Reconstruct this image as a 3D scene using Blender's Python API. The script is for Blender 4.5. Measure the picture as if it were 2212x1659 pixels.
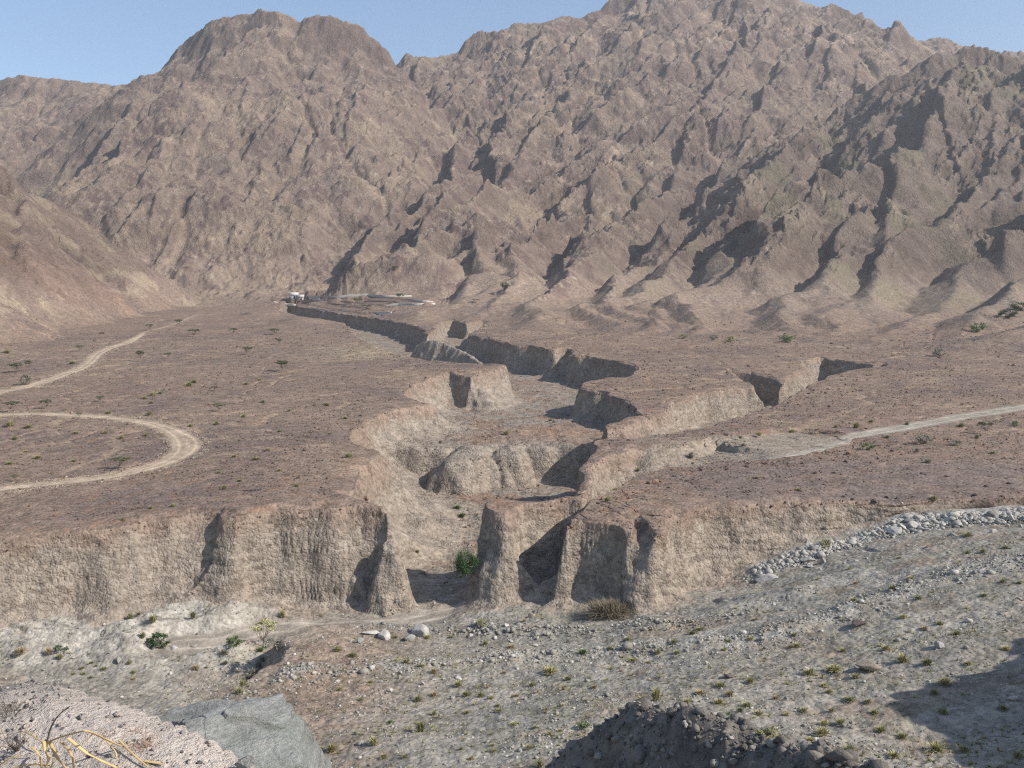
import bpy, math, random, time
import numpy as np
from mathutils import Vector, Matrix

for _o in list(bpy.data.objects):
    bpy.data.objects.remove(_o)
T00 = time.time()
SC = bpy.context.scene
COL = SC.collection
R = math.radians

# ------------------------------------------------------------------ camera
EYE = 46.0                       # eye height above the wadi bed at the foot of the cliff (m)
PITCH = 4.49                     # degrees below level
FPX = 2171.0                     # focal length for a 2212 px wide frame
cam_d = bpy.data.cameras.new('camera')
cam_d.sensor_fit = 'HORIZONTAL'
cam_d.sensor_width = 36.0
cam_d.lens = 36.0 * FPX / 2212.0
cam_d.clip_start = 0.1
cam_d.clip_end = 30000
cam = bpy.data.objects.new('camera', cam_d)
cam.location = (0, 0, EYE)
cam.rotation_euler = (R(90 - PITCH), 0, 0)
COL.objects.link(cam)
SC.camera = cam

# ------------------------------------------------------------------ sky, sun, exposure
SUN_EL, SUN_AZ = 37.0, 111.0      # azimuth clockwise from +Y: to the right and a little behind the camera
wd = bpy.data.worlds.new('World')
SC.world = wd
wd.use_nodes = True
nt = wd.node_tree
sky = nt.nodes.new('ShaderNodeTexSky')
sky.sky_type = 'NISHITA'
sky.sun_disc = False
sky.sun_elevation = R(SUN_EL)
sky.sun_rotation = R(SUN_AZ)
sky.altitude = 600
sky.air_density = 1.0
sky.dust_density = 1.2
sky.ozone_density = 1.5
bg = nt.nodes['Background']
bg.inputs['Strength'].default_value = 0.135
nt.links.new(sky.outputs[0], bg.inputs['Color'])
sun_d = bpy.data.lights.new('sun', 'SUN')
sun_d.energy = 4.4
sun_d.angle = R(0.5)
sun_d.color = (1.0, 0.945, 0.86)
sun = bpy.data.objects.new('sun', sun_d)
_s = Vector((math.sin(R(SUN_AZ)) * math.cos(R(SUN_EL)), math.cos(R(SUN_AZ)) * math.cos(R(SUN_EL)), math.sin(R(SUN_EL))))
sun.rotation_euler = _s.to_track_quat('Z', 'Y').to_euler()
sun.location = (300, -100, 400)
COL.objects.link(sun)
SC.view_settings.view_transform = 'Standard'
SC.view_settings.look = 'None'
SC.view_settings.exposure = 0.40
SC.view_settings.gamma = 1.0
SC.cycles.max_bounces = 4
SC.cycles.diffuse_bounces = 2
SC.cycles.volume_bounces = 0
SC.cycles.use_denoising = False
SC.cycles.denoising_input_passes = 'RGB_ALBEDO_NORMAL'
SC.cycles.denoising_prefilter = 'ACCURATE'
SC.cycles.filter_width = 1.2
SC.cycles.transparent_max_bounces = 8
SC.render.film_transparent = False

# ------------------------------------------------------------------ survey helpers: bearing + height of a seen point -> where it stands
_cp, _sp = math.cos(R(PITCH)), math.sin(R(PITCH))
def ray(u, v):
    """direction (x per metre forward, z per metre forward) of a point seen at (u, v) of the 2212 x 1659 frame"""
    yu = (829.5 - v) / FPX
    dy = _cp + yu * _sp
    return (u - 1106.0) / FPX / dy, (-_sp + yu * _cp) / dy
def at_d(u, v, D):
    a, b = ray(u, v)
    return (a * D, D, EYE + b * D)
def at_z(u, v, z):
    a, b = ray(u, v)
    D = (z - EYE) / b
    return (a * D, D, z)
def terrace_z(x, y):
    x = np.asarray(x, float); y = np.asarray(y, float)
    z = 15.6 + 0.047 * (y - 150.0)
    z = z - 0.05 * np.maximum(0, -30.0 - x) * np.exp(-np.maximum(0, y - 140.0) / 90.0) * np.clip(1.5 + x / 250.0, 0, 1)
    return z
def at_t(u, v):
    """point of the terrace plain seen at (u, v)"""
    a, b = ray(u, v)
    lo, hi = 60.0, 1200.0
    for _ in range(50):
        D = 0.5 * (lo + hi)
        if EYE + b * D > float(terrace_z(a * D, D)):
            lo = D
        else:
            hi = D
    return (a * D, D, EYE + b * D)
def z4(X, Y): return (707.0 + .3551 * X, 549.9 + .3551 * Y)
def z5(X, Y): return (1426.5 + .3551 * X, 549.9 + .3551 * Y)
def z3(X, Y): return (.3551 * X, 549.9 + .3551 * Y)
# ------------------------------------------------------------------ noise
class Noise:
    def __init__(self, seed):
        rs = np.random.RandomState(seed)
        p = rs.permutation(512).astype(np.int32)
        self.p = np.concatenate([p, p, p])
        a = rs.rand(512) * 2 * np.pi
        self.gx = np.cos(a).astype(np.float32); self.gy = np.sin(a).astype(np.float32)
        g = rs.randn(512, 3); g /= np.linalg.norm(g, axis=1)[:, None]
        self.g3 = g.astype(np.float32)
    def n2(self, x, y):
        x = np.asarray(x, np.float32); y = np.asarray(y, np.float32)
        xi = np.floor(x).astype(np.int32); yi = np.floor(y).astype(np.int32)
        xf = x - xi; yf = y - yi
        u = xf * xf * xf * (xf * (xf * 6 - 15) + 10); v = yf * yf * yf * (yf * (yf * 6 - 15) + 10)
        P = self.p; X0 = xi & 511; X1 = (xi + 1) & 511; Y0 = yi & 511; Y1 = (yi + 1) & 511
        def c(X, Y, fx, fy):
            h = P[P[X] + Y]
            return self.gx[h] * fx + self.gy[h] * fy
        a = c(X0, Y0, xf, yf); b = c(X1, Y0, xf - 1, yf); d = c(X0, Y1, xf, yf - 1); e = c(X1, Y1, xf - 1, yf - 1)
        a = a + u * (b - a); d = d + u * (e - d)
        return (a + v * (d - a)) * 1.45
    def n3(self, x, y, z):
        x = np.asarray(x, np.float32); y = np.asarray(y, np.float32); z = np.asarray(z, np.float32)
        xi = np.floor(x).astype(np.int32); yi = np.floor(y).astype(np.int32); zi = np.floor(z).astype(np.int32)
        xf = x - xi; yf = y - yi; zf = z - zi
        f = lambda t: t * t * t * (t * (t * 6 - 15) + 10)
        u, v, w = f(xf), f(yf), f(zf)
        P = self.p; out = []
        for dz in (0, 1):
            r = []
            for dy in (0, 1):
                q = []
                for dx in (0, 1):
                    h = P[P[P[(xi + dx) & 511] + ((yi + dy) & 511)] + ((zi + dz) & 511)]
                    g = self.g3[h]
                    q.append(g[..., 0] * (xf - dx) + g[..., 1] * (yf - dy) + g[..., 2] * (zf - dz))
                r.append(q[0] + u * (q[1] - q[0]))
            out.append(r[0] + v * (r[1] - r[0]))
        return (out[0] + w * (out[1] - out[0])) * 1.5
    def fbm(self, x, y, oct=4, gain=.5, lac=2.03):
        s = 0; a = 1.0
        for i in range(oct):
            s = s + a * self.n2(x + 17.3 * i, y - 9.1 * i); a *= gain; x = x * lac; y = y * lac
        return s
    def ridged(self, x, y, oct=4, gain=.5, lac=2.07):
        s = 0; a = 1.0
        for i in range(oct):
            s = s + a * (1 - 2 * np.abs(self.n2(x + 31.7 * i, y + 11.9 * i))); a *= gain; x = x * lac; y = y * lac
        return s
NA, NB, NC_, ND = Noise(1), Noise(2), Noise(3), Noise(4)
def sstep(a, b, x):
    t = np.clip((x - a) / (b - a), 0, 1)
    return t * t * (3 - 2 * t)

# ------------------------------------------------------------------ rims of the gorge, surveyed on the terrace plain
RIM = []
def rim(pts, conv=None, ox=0, oy=0):
    for p in pts:
        u, v = conv(*p) if conv else p
        q = at_t(u, v)
        RIM.append((q[0] + ox, q[1] + oy))
# front of the left terrace, left to right
rim([(-900, 1330), (-350, 1225), (-150, 1190), (0, 1165), (60, 1158), (120, 1150), (200, 1140), (300, 1125), (400, 1110), (440, 1104), (461, 1102), (467, 1111), (495, 1112),
     (545, 1104), (600, 1094), (700, 1087), (780, 1083), (820, 1084), (838, 1088)])
# its canyon side, walking up
rim([(345, 1500), (240, 1478), (110, 1440), (185, 1390), (175, 1300), (240, 1270), (310, 1190), (280, 1165), (170, 1130), (110, 1090),
     (150, 1050), (260, 1000), (360, 950), (450, 935), (560, 910), (640, 895), (560, 885), (500, 860), (470, 830), (500, 795), (560, 765),
     (660, 740), (760, 722), (830, 735), (880, 740), (960, 715), (1020, 690), (1085, 662), (1000, 655), (940, 660), (760, 652), (660, 643),
     (580, 632), (500, 615), (420, 600), (360, 585), (310, 570), (260, 535), (170, 490), (150, 445), (89, 410), (-11, 395), (-121, 382),
     (-231, 360), (-341, 322)], z4)
# far rim, walking back to the right
rim([(-341, 296), (-201, 310), (-121, 325), (9, 345), (150, 368), (250, 383), (390, 400), (500, 425), (585, 450),
     (600, 480), (640, 470), (690, 410), (760, 395), (850, 420), (940, 402), (977, 403), (930, 445), (885, 470), (858, 487), (960, 500),
     (1000, 512), (1110, 545), (1230, 553), (1340, 575), (1400, 578), (1450, 567), (1485, 572), (1478, 600), (1510, 604), (1600, 615),
     (1700, 635), (1800, 655), (1860, 675), (1887, 697), (1860, 722), (1800, 735), (1700, 745), (1600, 757), (1550, 775), (1530, 805),
     (1600, 818), (1700, 832), (1760, 865), (1830, 900), (1870, 938), (1893, 982), (1830, 1000), (1760, 1015), (1690, 1030)], z4)
# south side of that plateau along the right-hand gorge
rim([(1700, 1050), (1790, 1040), (1893, 1015), (1990, 990), (2050, 965), (2065, 925), (2080, 893), (2212, 868)], z4)
rim([(200, 842), (330, 825), (430, 810), (520, 800), (570, 800), (560, 770), (480, 740), (420, 706), (560, 716), (690, 740), (722, 768),
     (800, 730), (880, 698), (900, 690), (840, 640), (1000, 625), (1100, 640), (1200, 645), (1300, 655), (1370, 652),
     (1375, 668), (1200, 692), (1060, 732), (950, 762), (900, 785), (830, 835), (730, 893), (690, 908), (560, 948), (400, 1003), (240, 1048),
     (100, 1073), (0, 1088)], z5)
# tip of the right terrace, then the thin fin coming forward to the butte
rim([(1900, 1103), (1740, 1113), (1650, 1122), (1608, 1148), (1590, 1200), (1570, 1260), (1545, 1340), (1515, 1425), (1497, 1452), (1430, 1440), (1350, 1452),
     (1250, 1464), (1180, 1462), (1100, 1452), (1020, 1455), (975, 1470), (958, 1500), (980, 1530), (1040, 1548), (1085, 1552), (1130, 1512), (1180, 1484),
     (1300, 1472), (1420, 1456), (1512, 1466), (1575, 1390), (1610, 1300), (1650, 1230), (1720, 1195), (1850, 1172), (2050, 1155), (2212, 1140)], z4)
rim([(300, 1105), (600, 1085), (900, 1062), (1050, 1075), (1130, 1108), (1130, 1150), (1000, 1190), (850, 1220), (600, 1252), (400, 1262), (186, 1272)], z5)
# far side of the ramp road and the front of the right terrace
rim([(2050, 1290), (1950, 1312), (1850, 1342), (1770, 1390), (1690, 1442), (1600, 1500), (1500, 1560), (1430, 1590)], z4)
rim([(1211, 1113), (1250, 1113), (1320, 1120), (1360, 1130), (1368, 1108), (1393, 1107), (1404, 1136), (1422, 1134), (1450, 1112), (1500, 1103), (1600, 1090), (1700, 1082),
     (1800, 1078), (1900, 1076), (2050, 1074), (2212, 1071), (2500, 1066), (2900, 1060)])
RIM += [(240, 150), (400, 60), (300, -80), (-300, -80), (-260, 60)]
RIM = np.array(RIM, np.float32)

def sdf(px, py):
    """metres inside the low ground (+) or back from the rim on the terraces (-)"""
    n = px.size
    out = np.empty(n, np.float32)
    A = RIM; B = np.roll(RIM, -1, 0)
    for s in range(0, n, 60000):
        x = px[s:s + 60000].astype(np.float32); y = py[s:s + 60000].astype(np.float32)
        best = np.full(x.size, 1e12, np.float32); ins = np.zeros(x.size, bool)
        for (ax, ay), (bx, by) in zip(A, B):
            ex, ey = bx - ax, by - ay
            wx = x - ax; wy = y - ay
            t = np.clip((wx * ex + wy * ey) / (ex * ex + ey * ey + 1e-9), 0, 1)
            dx = wx - ex * t; dy = wy - ey * t
            np.minimum(best, dx * dx + dy * dy, out=best)
            if ay != by:
                c = ((ay > y) != (by > y)) & (x < ex * (y - ay) / (by - ay) + ax)
                ins ^= c
        d = np.sqrt(best)
        out[s:s + 60000] = np.where(ins, d, -d)
    return out

class Grid:
    """a raster sampled bilinearly"""
    def __init__(self, x0, y0, h, a):
        self.x0, self.y0, self.h, self.a = x0, y0, h, a.astype(np.float32)
    def __call__(self, x, y):
        a = self.a
        fx = np.clip((x - self.x0) / self.h, 0, a.shape[1] - 1.001); fy = np.clip((y - self.y0) / self.h, 0, a.shape[0] - 1.001)
        i = fx.astype(np.int32); j = fy.astype(np.int32); fx = (fx - i).astype(np.float32); fy = (fy - j).astype(np.float32)
        return (a[j, i] * (1 - fx) + a[j, i + 1] * fx) * (1 - fy) + (a[j + 1, i] * (1 - fx) + a[j + 1, i + 1] * fx) * fy
def raster(x0, x1, y0, y1, h):
    return np.meshgrid(np.arange(x0, x1, h, dtype=np.float32), np.arange(y0, y1, h, dtype=np.float32))

_X, _Y = raster(-180, 260, 95, 800, 1.0)
# ragged edge: alcoves, buttresses and flutes
_wx = 1.5 * NA.n2(_X / 11, _Y / 11) + .7 * NA.n2(_X / 4.6 + 50, _Y / 4.6)
_wy = 1.5 * NB.n2(_X / 11, _Y / 11) + .7 * NB.n2(_X / 4.6 + 50, _Y / 4.6)
SDF = Grid(-180, 95, 1.0, sdf((_X + _wx).ravel(), (_Y + _wy).ravel()).reshape(_X.shape))
print('sdf', round(time.time() - T00, 1))

# ------------------------------------------------------------------ low ground
def rbf_fit(P):
    P = np.array(P, float)
    d = np.linalg.norm(P[:, None, :2] - P[None, :, :2], axis=2)
    K = d + 0.0
    n = len(P)
    A = np.zeros((n + 3, n + 3)); A[:n, :n] = -K - np.eye(n) * 0.5
    A[:n, n] = 1; A[:n, n + 1:] = P[:, :2]; A[n, :n] = 1; A[n + 1:, :n] = P[:, :2].T
    w = np.linalg.solve(A, np.concatenate([P[:, 2], [0, 0, 0]]))
    return P, w
def rbf_eval(m, x, y):
    P, w = m
    s = (w[-3] + w[-2] * x + w[-1] * y).astype(np.float32)
    for (px, py, _), c in zip(P, w):
        s -= np.float32(c) * np.sqrt((x - px) ** 2 + (y - py) ** 2)
    return s
FP = [at_z(*p) for p in [
    (-200, 1360, 2.0), (0, 1340, 1.4), (300, 1330, .8), (600, 1326, .5), (890, 1325, .5), (1000, 1280, 1.0), (1100, 1290, 1.8), (1200, 1310, 2.5),
    (1430, 1308, 3.4), (1600, 1262, 5.0), (1750, 1195, 8.5), (1900, 1150, 11.3), (2060, 1128, 13.2), (2212, 1118, 14.2), (2500, 1110, 15.5),
    (0, 1400, -.6), (200, 1425, -1.0), (400, 1395, 0), (700, 1343, .4), (900, 1345, .6), (150, 1500, -1.5), (350, 1450, -.9), (480, 1420, -.8), (500, 1500, -1.4), (330, 1560, -1.5),
    (640, 1400, 2.0), (625, 1470, 3.0), (570, 1560, 3.8), (700, 1375, 1.6), (900, 1375, 1.8), (900, 1450, 3.5), (900, 1550, 5.0), (900, 1640, 6.0),
    (1150, 1345, 2.6), (1200, 1450, 5.0), (1200, 1580, 7.0), (1500, 1335, 4.8), (1500, 1450, 7.5), (1500, 1560, 9), (1750, 1265, 8.5), (1800, 1400, 9.5), (1800, 1520, 9.8),
    (2100, 1260, 13.0), (2100, 1400, 12.0), (2212, 1210, 14.6), (2000, 1600, 10.0), (2212, 1560, 11.5), (2500, 1200, 16.0), (2600, 1500, 14.0)]]
FP += [(-70, 90, 0.5), (-40, 70, 2), (0, 70, 7.5), (40, 60, 12), (-100, 60, 3), (-60, 30, 8), (0, 30, 14), (60, 20, 20), (-130, 120, 1), (130, 100, 20), (130, 140, 17.5), (-160, 160, 0)]
WADI = rbf_fit(FP)
_X2, _Y2 = raster(-260, 300, -20, 190, 1.0)
WADIG = Grid(-260, -20, 1.0, rbf_eval(WADI, _X2, _Y2))
STEP_L, STEP_R = np.array(at_d(1085, 1030, 229)[:2]), np.array(at_d(1300, 1015, 236)[:2])
def canyon_floor(x, y):
    z = 1.0 + 0.062 * (y - 158)
    ridge = sstep(227, 230.5, y + 1.6 * NA.n2(x / 5, y / 5) + 1.5 * NB.n2(x / 14, y / 14))
    up = 12.9 + 0.026 * np.maximum(y - 300, 0) + 1.9 * np.exp(-((x - 8) / 16) ** 2 - ((y - 246) / 18) ** 2)
    return z * (1 - ridge) + np.maximum(up, z) * ridge
# ramp road up between the fin and the right terrace: (x, y, z) down its middle
RAMP = np.array([at_z(1060, 1290, 1.6), at_z(1130, 1250, 2.6), at_z(1172, 1205, 4.6), (12.0, 172.0, 7.2), (19.0, 178.8, 9.6), (29.5, 186, 12.8), (39.5, 189.5, 15.4), at_t(1672, 984), at_t(1730, 971), at_t(1788, 957), at_t(1830, 947)], np.float32)
def along(P, x, y):
    """distance to a polyline and the height along it"""
    best = np.full(x.shape, 1e12, np.float32); zz = np.zeros(x.shape, np.float32)
    for a, b in zip(P[:-1], P[1:]):
        ex, ey = b[0] - a[0], b[1] - a[1]
        t = np.clip(((x - a[0]) * ex + (y - a[1]) * ey) / (ex * ex + ey * ey + 1e-9), 0, 1)
        d = (x - a[0] - ex * t) ** 2 + (y - a[1] - ey * t) ** 2
        m = d < best
        best = np.where(m, d, best); zz = np.where(m, a[2] + (b[2] - a[2]) * t, zz)
    return np.sqrt(best), zz
def smooth_line(pts, n=6):
    P = np.array(pts, float)
    P = np.vstack([2 * P[0] - P[1], P, 2 * P[-1] - P[-2]])
    out = []
    for i in range(1, len(P) - 2):
        for t in np.arange(n) / n:
            a, b, c, d = P[i - 1], P[i], P[i + 1], P[i + 2]
            out.append(.5 * ((2 * b) + (c - a) * t + (2 * a - 5 * b + 4 * c - d) * t * t + (3 * b - a - 3 * c + d) * t ** 3))
    out.append(P[-2])
    return np.array(out, np.float32)
RAMPS = smooth_line(RAMP)

# ------------------------------------------------------------------ mountains: ridge lines (u, v, distance) with side slopes
RIDGES = [
 # far left range
 (.75, [(-500, 250, 1750), (-200, 215, 1750), (0, 186, 1750), (60, 172, 1740), (150, 178, 1730), (240, 176, 1720), (310, 182, 1700), (450, 175, 1690)]),
 (.75, [(60, 172, 1740), (90, 260, 1600), (60, 340, 1450)]), (.75, [(200, 178, 1730), (210, 260, 1620), (150, 350, 1450)]),
 # dome
 (1.25, [(310, 188, 1560), (360, 130, 1540), (400, 80, 1525), (450, 42, 1510), (520, 33, 1500), (570, 27, 1490), (620, 36, 1480), (662, 55, 1475), (700, 40, 1470), (740, 50, 1465),
        (790, 76, 1460), (825, 125, 1455), (850, 175, 1450)]),
 (.95, [(570, 27, 1490), (530, 110, 1430), (505, 185, 1370), (500, 290, 1270), (492, 380, 1150), (470, 470, 1040), (430, 540, 960)], 1.7),
 (.95, [(400, 80, 1525), (345, 230, 1420), (322, 350, 1300), (290, 430, 1170), (230, 500, 1060)], 1.6),
 (.9, [(310, 188, 1560), (245, 270, 1450), (172, 372, 1290), (120, 440, 1180)], 1.5),
 (.95, [(740, 50, 1465), (770, 190, 1370), (750, 300, 1270), (700, 400, 1150), (720, 510, 1010)]),
 (.9, [(620, 180, 1400), (590, 330, 1250), (610, 430, 1120), (600, 520, 1000)]),
 (.8, [(492, 380, 1150), (560, 480, 1020), (640, 550, 930)]),
 (.9, [(850, 175, 1450), (860, 260, 1400), (850, 330, 1320)]),
 # right range skyline
 (.85, [(845, 150, 1640), (862, 118, 1640), (900, 121, 1640), (980, 116, 1650), (1060, 72, 1660), (1130, 54, 1670), (1200, 40, 1680), (1260, 44, 1690), (1300, 26, 1700),
        (1350, -4, 1720), (1430, -22, 1740), (1520, -35, 1760), (1620, -26, 1760), (1690, -8, 1750), (1735, 4, 1740), (1800, 26, 1730), (1850, 38, 1720), (1880, 58, 1720), (1905, 78, 1720), (1945, 96, 1720)]),
 (.8, [(1900, 98, 1900), (1960, 92, 1900), (2025, 84, 1900), (2090, 96, 1900), (2160, 118, 1900), (2300, 140, 1900)]),
 # spurs of the right range
 (.85, [(1130, 54, 1670), (1110, 170, 1500), (1062, 262, 1330), (1010, 330, 1220), (930, 415, 1080), (860, 480, 980), (740, 560, 870)], 1.6),
 (.9, [(980, 116, 1650), (930, 220, 1480), (895, 330, 1300), (850, 410, 1170), (800, 490, 1040)], 2.0),
 (.9, [(912, 121, 1610), (893, 200, 1510), (880, 290, 1400), (866, 370, 1270)], 2.4),
 (.85, [(1300, 26, 1700), (1240, 180, 1460), (1180, 300, 1260), (1090, 390, 1100), (995, 445, 980), (900, 530, 880), (760, 610, 780)]),
 (.8, [(995, 445, 980), (1040, 540, 850), (1050, 600, 770)]),
 (.85, [(1430, -22, 1740), (1440, 150, 1480), (1400, 260, 1310), (1330, 350, 1170), (1250, 450, 1000), (1140, 560, 830), (1090, 606, 740), (1070, 655, 620)]),
 (.85, [(1620, -26, 1760), (1600, 120, 1530), (1540, 250, 1330), (1470, 360, 1150), (1380, 470, 970), (1270, 560, 820), (1180, 625, 700), (1140, 690, 540)]),
 (.85, [(1735, 4, 1740), (1720, 130, 1540), (1660, 250, 1330), (1620, 350, 1170), (1560, 420, 1050), (1440, 530, 860), (1330, 620, 720), (1275, 700, 525)]),
 (.85, [(1850, 38, 1720), (1800, 150, 1520), (1760, 230, 1380), (1700, 310, 1220)]),
 # nearer dark ridge at right
 (.9, [(2900, 260, 1000), (2500, 190, 1030), (2300, 155, 1060), (2212, 134, 1080), (2165, 112, 1090), (2110, 107, 1100), (2050, 116, 1105), (1985, 134, 1110), (1940, 166, 1110), (1865, 192, 1110), (1800, 228, 1105), (1760, 262, 1090),
        (1690, 330, 1010), (1630, 395, 930), (1560, 470, 850), (1490, 545, 780), (1420, 600, 700), (1370, 660, 600), (1330, 722, 490)]),
 (.85, [(2110, 107, 1100), (2060, 220, 990), (1990, 310, 900), (1900, 380, 840), (1780, 400, 815), (1700, 470, 765), (1610, 555, 690), (1540, 640, 600), (1450, 728, 478)]),
 (.85, [(1900, 380, 840), (1850, 480, 760), (1790, 580, 670), (1710, 680, 550), (1640, 748, 445)]),
 (.9, [(2300, 155, 1060), (2230, 270, 930), (2120, 390, 820), (2040, 470, 750), (1930, 560, 690), (1850, 640, 590), (1790, 700, 520), (1745, 750, 445)]),
 (.9, [(2700, 260, 900), (2420, 350, 800), (2230, 470, 720), (2110, 560, 670), (2010, 640, 590), (1960, 690, 530), (1900, 745, 450)]),
 (.8, [(2500, 520, 640), (2300, 560, 620), (2190, 620, 560), (2105, 690, 500), (2050, 752, 430)]),
 (.7, [(1600, 530, 790), (1540, 600, 690), (1440, 670, 590), (1385, 735, 470)]),
 # foothills behind the farm
 (.75, [(2600, 640, 470), (2300, 690, 440), (2180, 715, 415), (2110, 738, 402), (2060, 768, 390)]),
 (.6, [(1010, 560, 830), (860, 590, 800), (740, 590, 900), (640, 588, 940)]),
 (.8, [(600, 520, 1040), (578, 570, 980), (552, 628, 905)]),
 (.7, [(860, 535, 870), (850, 580, 800), (820, 620, 750)]),
 (.35, [(1060, 612, 740), (1010, 606, 735), (960, 622, 715)]),
 # left hillside
 (1.0, [(-700, 60, 760), (-300, 240, 750), (-100, 310, 740), (0, 352, 740), (60, 400, 755), (110, 440, 775), (200, 520, 820), (290, 577, 860), (400, 622, 890), (490, 650, 910)]),
 (.9, [(-100, 310, 740), (-110, 430, 610), (-150, 560, 490), (-220, 680, 400)]),
 (.9, [(60, 400, 755), (30, 480, 660), (0, 580, 560)]),
 (.9, [(200, 520, 820), (212, 570, 745), (222, 632, 695)]),
]
def mountains():
    h = 3.0
    X, Y = raster(-1150, 1350, 200, 2050, h)
    wx = 22 * NA.n2(X / 130, Y / 130) + 10 * NA.n2(X / 45, Y / 45) + 2.5 * NA.n2(X / 19, Y / 19)
    wy = 22 * NB.n2(X / 130, Y / 130) + 10 * NB.n2(X / 45, Y / 45) + 2.5 * NB.n2(X / 19, Y / 19)
    Xw, Yw = X + wx, Y + wy
    fan = 15.6 + .047 * (Y - 150) + .10 * np.maximum(Y - 780, 0)
    Z = np.full(X.shape, -50, np.float32)
    CREST = ND.fbm(X / 70 + 3, Y / 70, 3)
    for k, pts, *asy in RIDGES:
        P = smooth_line([at_d(*p) for p in pts], 3)
        zmax = P[:, 2].max()
        for a, b in zip(P[:-1], P[1:]):
            L = max(a[2], b[2], 60) / (k * .62) + 60
            i0 = max(0, int((min(a[0], b[0]) - L + 1150) / h)); i1 = min(X.shape[1], int((max(a[0], b[0]) + L + 1150) / h))
            j0 = max(0, int((min(a[1], b[1]) - L - 200) / h)); j1 = min(X.shape[0], int((max(a[1], b[1]) + L - 200) / h))
            if i1 <= i0 or j1 <= j0:
                continue
            x = Xw[j0:j1, i0:i1]; y = Yw[j0:j1, i0:i1]
            ex, ey = b[0] - a[0], b[1] - a[1]
            t = np.clip(((x - a[0]) * ex + (y - a[1]) * ey) / (ex * ex + ey * ey + 1e-9), 0, 1)
            d = np.sqrt((x - a[0] - ex * t) ** 2 + (y - a[1] - ey * t) ** 2)
            L_k, R_k = (asy[0], .9) if asy else (1.1, .9)
            side = 1.0 if (not asy and (k >= .9 or a[1] > 1380)) else np.where((ex * (y - a[1]) - ey * (x - a[0])) * (1 if ey < 0 else -1) < 0, L_k, R_k) if abs(ey) > .35 * abs(ex) else 1.0
            zt = a[2] + (b[2] - a[2]) * t
            hi_ = np.clip((zt - 34) / 60, 0, 1); zt = zt + (1.0 if k > 1.2 else 3 if k >= .95 else 7) * CREST[j0:j1, i0:i1] * hi_
            zc = zt - k * (.28 + .72 * hi_) * side * (d - .28 * np.maximum(d - 45, 0))
            Z[j0:j1, i0:i1] = np.maximum(Z[j0:j1, i0:i1], zc)
    hh = np.clip((Z - fan) / 60, 0, 1) * sstep(225, 260, Y)
    base = np.maximum(Z, fan)
    # carve: water runs down, gathers and cuts
    Z = base + hh * (2.0 * NC_.ridged(X / 120, Y / 120, 2) + 3.0 * ND.fbm(X / 30, Y / 30, 3))
    sh = [(-1, 0, 1.0), (1, 0, 1.0), (0, -1, 1.0), (0, 1, 1.0), (-1, -1, 1.414), (-1, 1, 1.414), (1, -1, 1.414), (1, 1, 1.414)]
    A = np.ones_like(Z)
    for it in range(3):
        W = []
        for dj, di, q in sh:
            W.append(np.maximum(Z - np.roll(Z, (-dj, -di), (0, 1)), 0) / (q * h))
        slope = np.maximum.reduce(W)
        W = [w ** 2 for w in W]
        S = sum(W) + 1e-6
        W = [w / S for w in W]
        for _ in range(45):
            N = np.ones_like(Z)
            for w, (dj, di, q) in zip(W, sh):
                N += np.roll(A * w, (dj, di), (0, 1))
            A = N
        cut = np.minimum((.45 + .55 * sstep(-.2, .4, NA.n2(X / 210 + 4, Y / 210))) * np.minimum(A, 900) ** .40 * np.minimum(slope, .8) * .55 - .5, 4.0)
        Z = Z - hh * np.maximum(cut, 0)
        L = (np.roll(Z, 1, 0) + np.roll(Z, -1, 0) + np.roll(Z, 1, 1) + np.roll(Z, -1, 1)) / 4
        Z = Z * .85 + L * .15
    # ribs of harder rock running down the faces: steep on the left, easy on the right
    rs = np.random.RandomState(77)
    Xr = X + 5 * NA.n2(X / 45, Y / 45) + 3 * NA.n2(X / 17, Y / 17); Yr = Y + 5 * NB.n2(X / 45, Y / 45)
    add_ = np.zeros_like(Z)
    def ribs(n, x0, x1, y0, y1, dx, dy, hlo, hhi, llo, lhi, kl, kr):
        for _ in range(n):
            px, py = rs.uniform(x0, x1), rs.uniform(y0, y1)
            L = rs.uniform(llo, lhi); Hh = rs.uniform(hlo, hhi) * min(1, .5 + L / (2 * lhi)); a = math.atan2(dy, dx) + rs.normal(0, .16)
            ux, uy = math.cos(a), math.sin(a)
            m = L / 2 + Hh / kr + 10
            i0 = max(0, int((px - m + 1150) / h)); i1 = min(X.shape[1], int((px + m + 1150) / h)); j0 = max(0, int((py - m - 200) / h)); j1 = min(X.shape[0], int((py + m - 200) / h))
            if i1 <= i0 or j1 <= j0: continue
            rx, ry = Xr[j0:j1, i0:i1] - px, Yr[j0:j1, i0:i1] - py
            s = (rx * ux + ry * uy) / (L / 2); q = rx * uy - ry * ux          # along, across
            q = q * (1 if uy < 0 else -1)                                     # + on the left
            top = Hh * np.clip(1.15 * (1 - np.abs(s) ** 1.6), 0, 1)
            v = top - np.where(q > 0, kl * q, -kr * q)
            add_[j0:j1, i0:i1] = np.maximum(add_[j0:j1, i0:i1], v)
    ribs(190, -120, 900, 620, 1700, -.50, -.86, 6, 18, 120, 420, 1.7, .42)
    ribs(70, 150, 700, 520, 1050, -.55, -.83, 5, 13, 60, 190, 1.7, .42)
    ribs(60, -480, -60, 950, 1500, -.10, -1.0, 4, 10, 80, 260, 1.5, .30)
    ribs(24, -900, -450, 1200, 1750, -.35, -.9, 5, 11, 100, 260, 1.5, .35)
    ribs(26, -420, -190, 420, 760, .55, -.83, 2.5, 6, 60, 160, .9, .5)
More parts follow.
